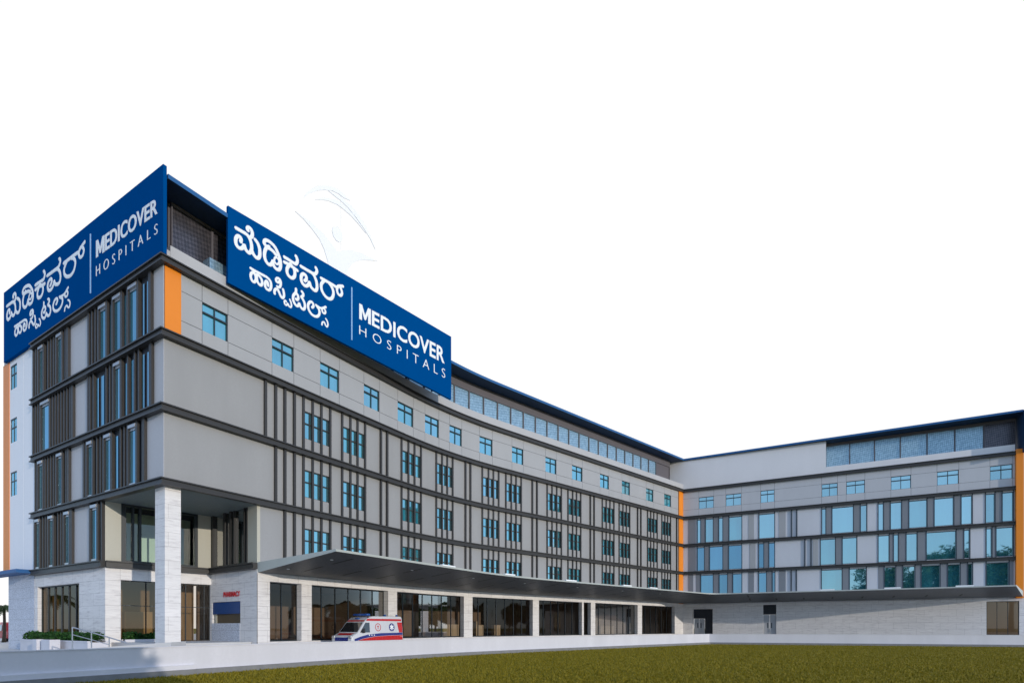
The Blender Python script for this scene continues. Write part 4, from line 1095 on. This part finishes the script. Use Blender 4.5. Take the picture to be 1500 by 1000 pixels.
def planter(P, s0, s1, d0, d1, z0, z1, label):
    root = empty('planter'); tag(root, label, 'planter')
    mb = MB(); slab(mb, P, s0, s1, z0, z1 - .08, d0, d1); mb.build('trough', wall_boundary, root)
    mb = MB(); slab(mb, P, s0 - .03, s1 + .03, z1 - .08, z1, d0 - .03, d0 + .12); slab(mb, P, s0 - .03, s1 + .03, z1 - .08, z1, d1 - .12, d1 + .03); mb.build('rim', wall_boundary, root)
    mb = MB(); slab(mb, P, s0 + .02, s1 - .02, z1 - .079, z1 - .03, d0 + .13, d1 - .13); mb.build('soil', bark, root)
planter(PL, 5.5, 15.4, .36, 1.34, .15, .92, 'long white planter trough holding the hedge of the side front')
planter(PB, .82, 3.0, .06, .82, .803, .97, 'short white planter trough on the entrance step beside the corner column')
for s0, s1, lab in ((8.4, 9.6, 'white block planter beside the ramp, nearer the corner column'), (10.3, 10.9, 'slim white block planter at the far end of the ramp')):
    root = empty('planter'); tag(root, lab, 'planter')
    mb = MB(); slab(mb, PL, s0, s1, .15, .98, 1.6, 2.1); mb.build('trough', wall_boundary, root)
    mb = MB(); slab(mb, PL, s0 + .08, s1 - .08, .981, 1.0, 1.68, 2.02); mb.build('soil', bark, root)

# ramp and its handrail
rp = MB()
a, b_, c, d = Vector((-21.3, 26.0)), Vector((-16.6, 26.6)), Vector((-16.9, 28.3)), Vector((-21.6, 28.0))
rp.hexa([(a.x, a.y, .1), (b_.x, b_.y, .1), (c.x, c.y, .1), (d.x, d.y, .1), (a.x, a.y, .62), (b_.x, b_.y, .97), (c.x, c.y, .97), (d.x, d.y, .62)])
o = rp.build('ramp', paving); tag(o, 'grey sloping access ramp behind the white boundary wall', 'ramp')
rail = empty('handrail'); tag(rail, 'thin pale steel handrail sloping down along the ramp', 'handrail')
tops = [(-20.93, 26.0, 1.70), (-20.4, 26.5, 1.47), (-19.9, 27.0, 1.19), (-19.6, 27.75, .98)]
tops = [((x - 750) / 800 * y, y, 1.7 - (py - 918) * y / 800) for x, py, y in ((106, 918, 26.0), (134, 925.5, 26.3), (160, 933, 26.6), (186, 941, 26.9))]
mb = MB(); mb.tube(tops, .03, 8); mb.build('rail', steel, rail)
mb = MB(); mb.tube([(x, y, z - .35) for x, y, z in tops[:3]], .02, 8); mb.build('rail', steel, rail)
for x, y, z in tops[:3]:
    mb = MB(); mb.tube([(x, y, .3), (x, y, z)], .026, 8); mb.build('post', steel, rail)

# ------------------------------------------------------------------ vehicles
def yh(z): return .95 - max(0, z - .9) * .075
def extrude_profile(prof, split=None, f=yh, inset=0.0):
    """side outline [(x, z)] closed between the two flanks"""
    mb = MB(); n = len(prof)
    L_ = [(x, f(z) - inset, z) for x, z in prof]; R_ = [(x, -f(z) + inset, z) for x, z in prof]
    for i in range(n):
        j = (i + 1) % n; mb.poly([L_[i], L_[j], R_[j], R_[i]])
    if split is None: mb.poly(L_); mb.poly(list(reversed(R_)))
    else:
        lo, hi = split
        for r_ in (L_, R_):
            mb.poly([r_[i] for i in lo]); mb.poly([r_[i] for i in hi])
    return mb
def weld(o, w_=.04, seg=2):
    me = o.data; bm = bmesh.new(); bm.from_mesh(me); bmesh.ops.remove_doubles(bm, verts=bm.verts, dist=.0005); bmesh.ops.recalc_face_normals(bm, faces=bm.faces); bm.to_mesh(me); bm.free()
    if w_:
        m = o.modifiers.new('edge', 'BEVEL'); m.width = w_; m.segments = seg; m.limit_method = 'ANGLE'; m.angle_limit = R(25)
    me.polygons.foreach_set('use_smooth', [True] * len(me.polygons))
    return o
def flank(pts, side, lift, mat, name, parent):
    mb = MB(); mb.poly([(x, side * (yh(z) + lift), z) for x, z in pts]); return mb.build(name, mat, parent, fix=False)
def wheel(parent, x, y, r):
    s_ = 1 if y > 0 else -1
    mb = MB(); prof = [(-.1, r * .62), (-.1, r * .93), (-.06, r), (.06, r), (.1, r * .93), (.1, r * .62)]
    n = 24
    for i in range(n):
        a0, a1 = 6.2832 * i / n, 6.2832 * (i + 1) / n
        for p, q in zip(prof, prof[1:]):
            mb.poly([(x + p[1] * math.cos(a0), y + p[0], r + p[1] * math.sin(a0)), (x + p[1] * math.cos(a1), y + p[0], r + p[1] * math.sin(a1)),
                     (x + q[1] * math.cos(a1), y + q[0], r + q[1] * math.sin(a1)), (x + q[1] * math.cos(a0), y + q[0], r + q[1] * math.sin(a0))])
    w_ = mb.build('wheel', rubber, parent, True)
    mb = MB()
    for k in range(n):
        a0, a1 = 6.2832 * k / n, 6.2832 * (k + 1) / n
        mb.poly([(x, y + s_ * .05, r), (x + r * .63 * math.cos(a0), y + s_ * .085, r + r * .63 * math.sin(a0)), (x + r * .63 * math.cos(a1), y + s_ * .085, r + r * .63 * math.sin(a1))])
    for k in range(5):
        a0 = 6.2832 * k / 5; mb.tube([(x, y + s_ * .09, r), (x + r * .55 * math.cos(a0), y + s_ * .1, r + r * .55 * math.sin(a0))], .03, 6)
    mb.build('rim', silver_trim, w_)
def disc(x, z, r, side, lift, n=28, r_in=0.0):
    mb = MB()
    P = lambda q, a: (x + q * math.cos(a), side * (yh(z + q * math.sin(a)) + lift), z + q * math.sin(a))
    for i in range(n):
        a0, a1 = 6.2832 * i / n, 6.2832 * (i + 1) / n
        if r_in: mb.poly([P(r_in, a0), P(r, a0), P(r, a1), P(r_in, a1)])
        else: mb.poly([P(0, 0), P(r, a0), P(r, a1)])
    return mb

amb = empty('ambulance', (-9.93, 37.84, ZP), math.atan2(-.8537, -.5208))
tag(amb, 'white ambulance with red and blue stripes parked under the canopy behind the low wall', 'ambulance')
X = lambda q: 2.4 - q
prof = [(X(0.0), .32), (X(0), .62), (X(.02), .9), (X(.12), 1.0), (X(.55), 1.18), (X(1.18), 1.92), (X(1.5), 2.17), (X(1.95), 2.30), (X(4.68), 2.32), (X(4.80), 2.2), (X(4.82), .9), (X(4.82), .35)]
body = extrude_profile(prof, ([0, 1, 2, 10, 11], [2, 3, 4, 5, 6, 7, 8, 9, 10])).build('body', white_paint, amb)
weld(body, .05, 3)
mb = MB()
def on_front(x0, z0, x1, z1, y0, y1, lift, t0=0.0, t1=1.0):
    dx, dz = x1 - x0, z1 - z0; l_ = math.hypot(dx, dz); nx, nz = dz / l_, -dx / l_
    if nx < 0: nx, nz = -nx, -nz
    out = []
    for t, ys in ((t0, y0), (t1, y1)):
        out.append(((x0 + dx * t + nx * lift), ys, z0 + dz * t + nz * lift))
    return out
def front_panel(name, mat, i, j, y0, y1, t0, t1, lift=.012):
    (x0, z0), (x1, z1) = prof[i], prof[j]
    a = on_front(x0, z0, x1, z1, y0, y1, lift, t0, t1); b_ = on_front(x0, z0, x1, z1, -y0, -y1, lift, t0, t1)
    m = MB(); m.poly([a[0], a[1], b_[1], b_[0]]); return m.build(name, mat, amb, fix=False)
front_panel('windscreen', car_glass, 4, 5, .84, .76, .07, .93)
front_panel('bonnet_stripe', van_red, 3, 4, .66, .72, .1, .85, .012)
front_panel('brow_stripe', van_red, 5, 6, .80, .78, .02, .42, .012)
front_panel('grille', van_blue, 1, 2, .62, .62, .1, .95, .012)
for s_ in (-1, 1):
    m = MB(); m.box((X(.06), s_ * .80, .90), (.16, .24, .2)); weld(m.build('headlight', silver_trim, amb), .03)
    m = MB(); m.box((X(.95), s_ * 1.06, 1.32), (.10, .16, .30)); m.tube([(X(.95), s_ * .92, 1.22), (X(.95), s_ * 1.02, 1.25)], .025, 6); weld(m.build('wing_mirror', black_trim, amb), .02)
    flank([(X(.74), 1.2), (X(1.62), 1.2), (X(1.62), 1.86), (X(1.25), 1.86)], s_, .006, car_glass, 'side_window', amb)
    flank([(X(1.32), 1.98), (X(4.7), 1.98), (X(4.7), 2.13), (X(1.45), 2.13)], s_, .006, van_red, 'roof_stripe', amb)
    flank([(X(.25), .60), (X(1.0), .80), (X(2.0), .93), (X(3.2), .98), (X(4.76), 1.0), (X(4.76), 1.17), (X(2.6), 1.15), (X(1.4), 1.06), (X(.7), .92), (X(.25), .78)], s_, .006, van_blue, 'blue_stripe', amb)
    flank([(X(.6), .50), (X(4.76), .50), (X(4.76), .985), (X(3.2), .965), (X(2.0), .915), (X(1.0), .785), (X(.6), .68)], s_, .005, van_red, 'red_skirt', amb)
    flank([(X(4.42), 1.18), (X(4.76), 1.18), (X(4.76), 1.9), (X(4.25), 1.9)], s_, .005, van_red, 'rear_patch', amb)
    disc(X(2.39), 1.55, .27, s_, .006, r_in=.22).build('ring_mark', van_red, amb, fix=False)
    m = MB()
    for q0, q1, r0, r1 in ((-.03, .03, -.13, .13), (-.09, .09, .03, .08)): m.poly([(X(2.39) + q0, s_ * (yh(1.55 + r0) + .006 + .001 * (q1 > .05)), 1.55 + r0), (X(2.39) + q1, s_ * (yh(1.55 + r0) + .006 + .001 * (q1 > .05)), 1.55 + r0), (X(2.39) + q1, s_ * (yh(1.55 + r1) + .006 + .001 * (q1 > .05)), 1.55 + r1), (X(2.39) + q0, s_ * (yh(1.55 + r1) + .006 + .001 * (q1 > .05)), 1.55 + r1)])
    m.build('ring_cross', van_red, amb, fix=False)
    st = disc(X(3.71), 1.55, .28, s_, .006).build('star_badge', van_blue, amb, fix=False)
    m = MB()
    for k in range(3):
        a0 = math.pi * k / 3 + math.pi / 2; ca, sa = math.cos(a0), math.sin(a0)
        pts = []
        for u, v in ((-.2, -.045), (.2, -.045), (.2, .045), (-.2, .045)):
            xx, zz = u * ca - v * sa, u * sa + v * ca
            pts.append((X(3.71) + xx, s_ * (yh(1.55 + zz) + .010 + .002 * k), 1.55 + zz))
        m.poly(pts)
    m.build('star', sign_white, st, fix=False)
    for x, r_ in ((X(1.55), .05), (X(1.78), .045), (X(2.0), .045)): disc(x, 1.0 + .02 * (x < 1), r_, s_, .012, 14).build('white_dot', sign_white, amb, fix=False)
    for x in (X(.85), X(3.75)):
        wheel(amb, x, s_ * .86, .35)
    m = MB(); m.box((X(4.83), s_ * .80, 1.35), (.04, .14, .5)); weld(m.build('tail_light', van_red, amb), .015)
    m = MB(); m.tube([(X(1.6), s_ * .78, 2.2), (X(1.6), s_ * .78, 2.27)], .05, 8); m.build('corner_lamp', black_trim, amb)
m = MB(); m.box((X(1.75), 0, 2.40), (.34, 1.35, .15)); weld(m.build('light_bar', lamp_blue, amb), .05, 3)
m = MB(); m.box((X(1.36), 0, 2.14), (.2, .3, .08)); weld(m.build('front_beacon', lamp_blue, amb), .03)
for x, y in ((X(3.4), .55), (X(4.5), .6), (X(4.5), -.6)):
    m = MB(); m.tube([(x, y, 2.3), (x, y, 2.38), (x, y, 2.44)], [.08, .08, .05], 10); m.build('beacon', lamp_blue, amb)
m = MB(); m.box((X(-.03), 0, .45), (.16, 1.86, .28)); weld(m.build('bumper', black_trim, amb), .05, 2)

car = empty('red_van', (-54.9, 60.0, ZP), math.atan2(-.8, .6) + .35)
tag(car, 'red and white van mostly hidden behind the stone end of the side front', 'van')
prof2 = [(2.3, .35), (2.35, .9), (1.7, 1.15), (1.1, 1.95), (.8, 2.1), (-2.2, 2.1), (-2.35, 1.9), (-2.35, .35)]
weld(extrude_profile(prof2).build('body', van_red, car), .06)
for s_ in (-1, 1):
    flank([(1.55, 1.2), (.4, 1.2), (.4, 1.8), (1.1, 1.8)], s_, .02, car_glass, 'side_window', car)
    flank([(.2, 1.15), (-2.2, 1.15), (-2.2, 1.8), (.2, 1.8)], s_, .02, white_paint, 'white_panel', car)
    for x in (1.45, -1.45): wheel(car, x, s_ * .86, .34)
    m = MB(); m.box((2.3, s_ * .7, .95), (.15, .3, .18)); weld(m.build('headlight', silver_trim, car), .03)

# ------------------------------------------------------------------ sky, sun, camera
EL, AZ = 8.0, 134.6
w = bpy.data.worlds.new('World'); sc.world = w; w.use_nodes = True
nt = w.node_tree; bg = nt.nodes['Background']; out = nt.nodes['World Output']
sky = node(nt, 'ShaderNodeTexSky'); sky.sky_type = 'NISHITA'; sky.sun_disc = False
sky.sun_elevation = R(EL); sky.sun_rotation = R(AZ); sky.air_density = 1.0; sky.dust_density = 0.1; sky.ozone_density = 4.0
nt.links.new(sky.outputs[0], bg.inputs[0]); bg.inputs[1].default_value = 0.10
bg2 = node(nt, 'ShaderNodeBackground'); bg2.inputs[0].default_value = (1, 1, 1, 1); bg2.inputs[1].default_value = 1.03
tc = node(nt, 'ShaderNodeTexCoord'); sx = node(nt, 'ShaderNodeSeparateXYZ'); nt.links.new(tc.outputs['Generated'], sx.inputs[0])
def mth(op, a, b_=None):
    n = node(nt, 'ShaderNodeMath', operation=op)
    for i, v in enumerate((a, b_)):
        if v is None: continue
        if isinstance(v, (int, float)): n.inputs[i].default_value = v
        else: nt.links.new(v, n.inputs[i])
    return n.outputs[0]
# sky split by direction: added plain white behind the building, blue elsewhere for ambient light
hlen = mth('SQRT', mth('ADD', mth('MULTIPLY', sx.outputs[0], sx.outputs[0]), mth('MULTIPLY', sx.outputs[1], sx.outputs[1])))
cosaz = mth('DIVIDE', sx.outputs[1], mth('ADD', hlen, .0001))
nz = node(nt, 'ShaderNodeTexNoise'); nz.inputs['Scale'].default_value = 2.2; nz.inputs['Detail'].default_value = 6; nt.links.new(tc.outputs['Generated'], nz.inputs['Vector'])
edge = mth('ADD', cosaz, mth('MULTIPLY', mth('SUBTRACT', nz.outputs['Fac'], .5), .35))
mr = node(nt, 'ShaderNodeMapRange', interpolation_type='SMOOTHSTEP'); mr.inputs[1].default_value = .34; mr.inputs[2].default_value = .52; nt.links.new(edge, mr.inputs[0])
mr2 = node(nt, 'ShaderNodeMapRange', interpolation_type='SMOOTHSTEP'); mr2.inputs[1].default_value = .97; mr2.inputs[2].default_value = .90; nt.links.new(sx.outputs[2], mr2.inputs[0])
fac = mth('MULTIPLY', mr.outputs[0], mr2.outputs[0])
# added even blue fill over the clear part, lifts ambient light and tints reflections
blue_fill = node(nt, 'ShaderNodeBackground'); blue_fill.inputs[0].default_value = (.47, .60, .84, 1); blue_fill.inputs[1].default_value = .86
add = node(nt, 'ShaderNodeAddShader'); nt.links.new(bg.outputs[0], add.inputs[0]); nt.links.new(blue_fill.outputs[0], add.inputs[1])
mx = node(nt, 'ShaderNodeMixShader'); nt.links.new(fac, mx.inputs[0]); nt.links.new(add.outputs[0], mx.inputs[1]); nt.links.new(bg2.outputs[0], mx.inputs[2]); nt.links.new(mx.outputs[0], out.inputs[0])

S = Vector((math.sin(R(AZ)) * math.cos(R(EL)), math.cos(R(AZ)) * math.cos(R(EL)), math.sin(R(EL))))
ld = bpy.data.lights.new('sun', 'SUN'); ld.energy = 2.1; ld.angle = R(.5); ld.color = (1.0, .91, .79)
lo = bpy.data.objects.new('sun', ld); col.objects.link(lo); lo.rotation_euler = (-S).to_track_quat('-Z', 'Y').to_euler(); lo.location = (40, -40, 30)

cd = bpy.data.cameras.new('camera'); cam = bpy.data.objects.new('camera', cd); col.objects.link(cam)
cam.location = (0, 0, 1.7); cam.rotation_euler = (R(90), 0, 0)
cd.sensor_width = 36; cd.lens = 800 / 1500 * 36; cd.shift_y = (918 - 500) / 1500; cd.clip_end = 3000; cd.clip_start = .1
sc.camera = cam
sc.view_settings.view_transform = 'Standard'; sc.view_settings.look = 'None'; sc.view_settings.exposure = 0; sc.view_settings.gamma = 1
sc.render.engine = 'CYCLES'; sc.cycles.max_bounces = 8; sc.cycles.transparent_max_bounces = 12
sc.cycles.use_denoising = True
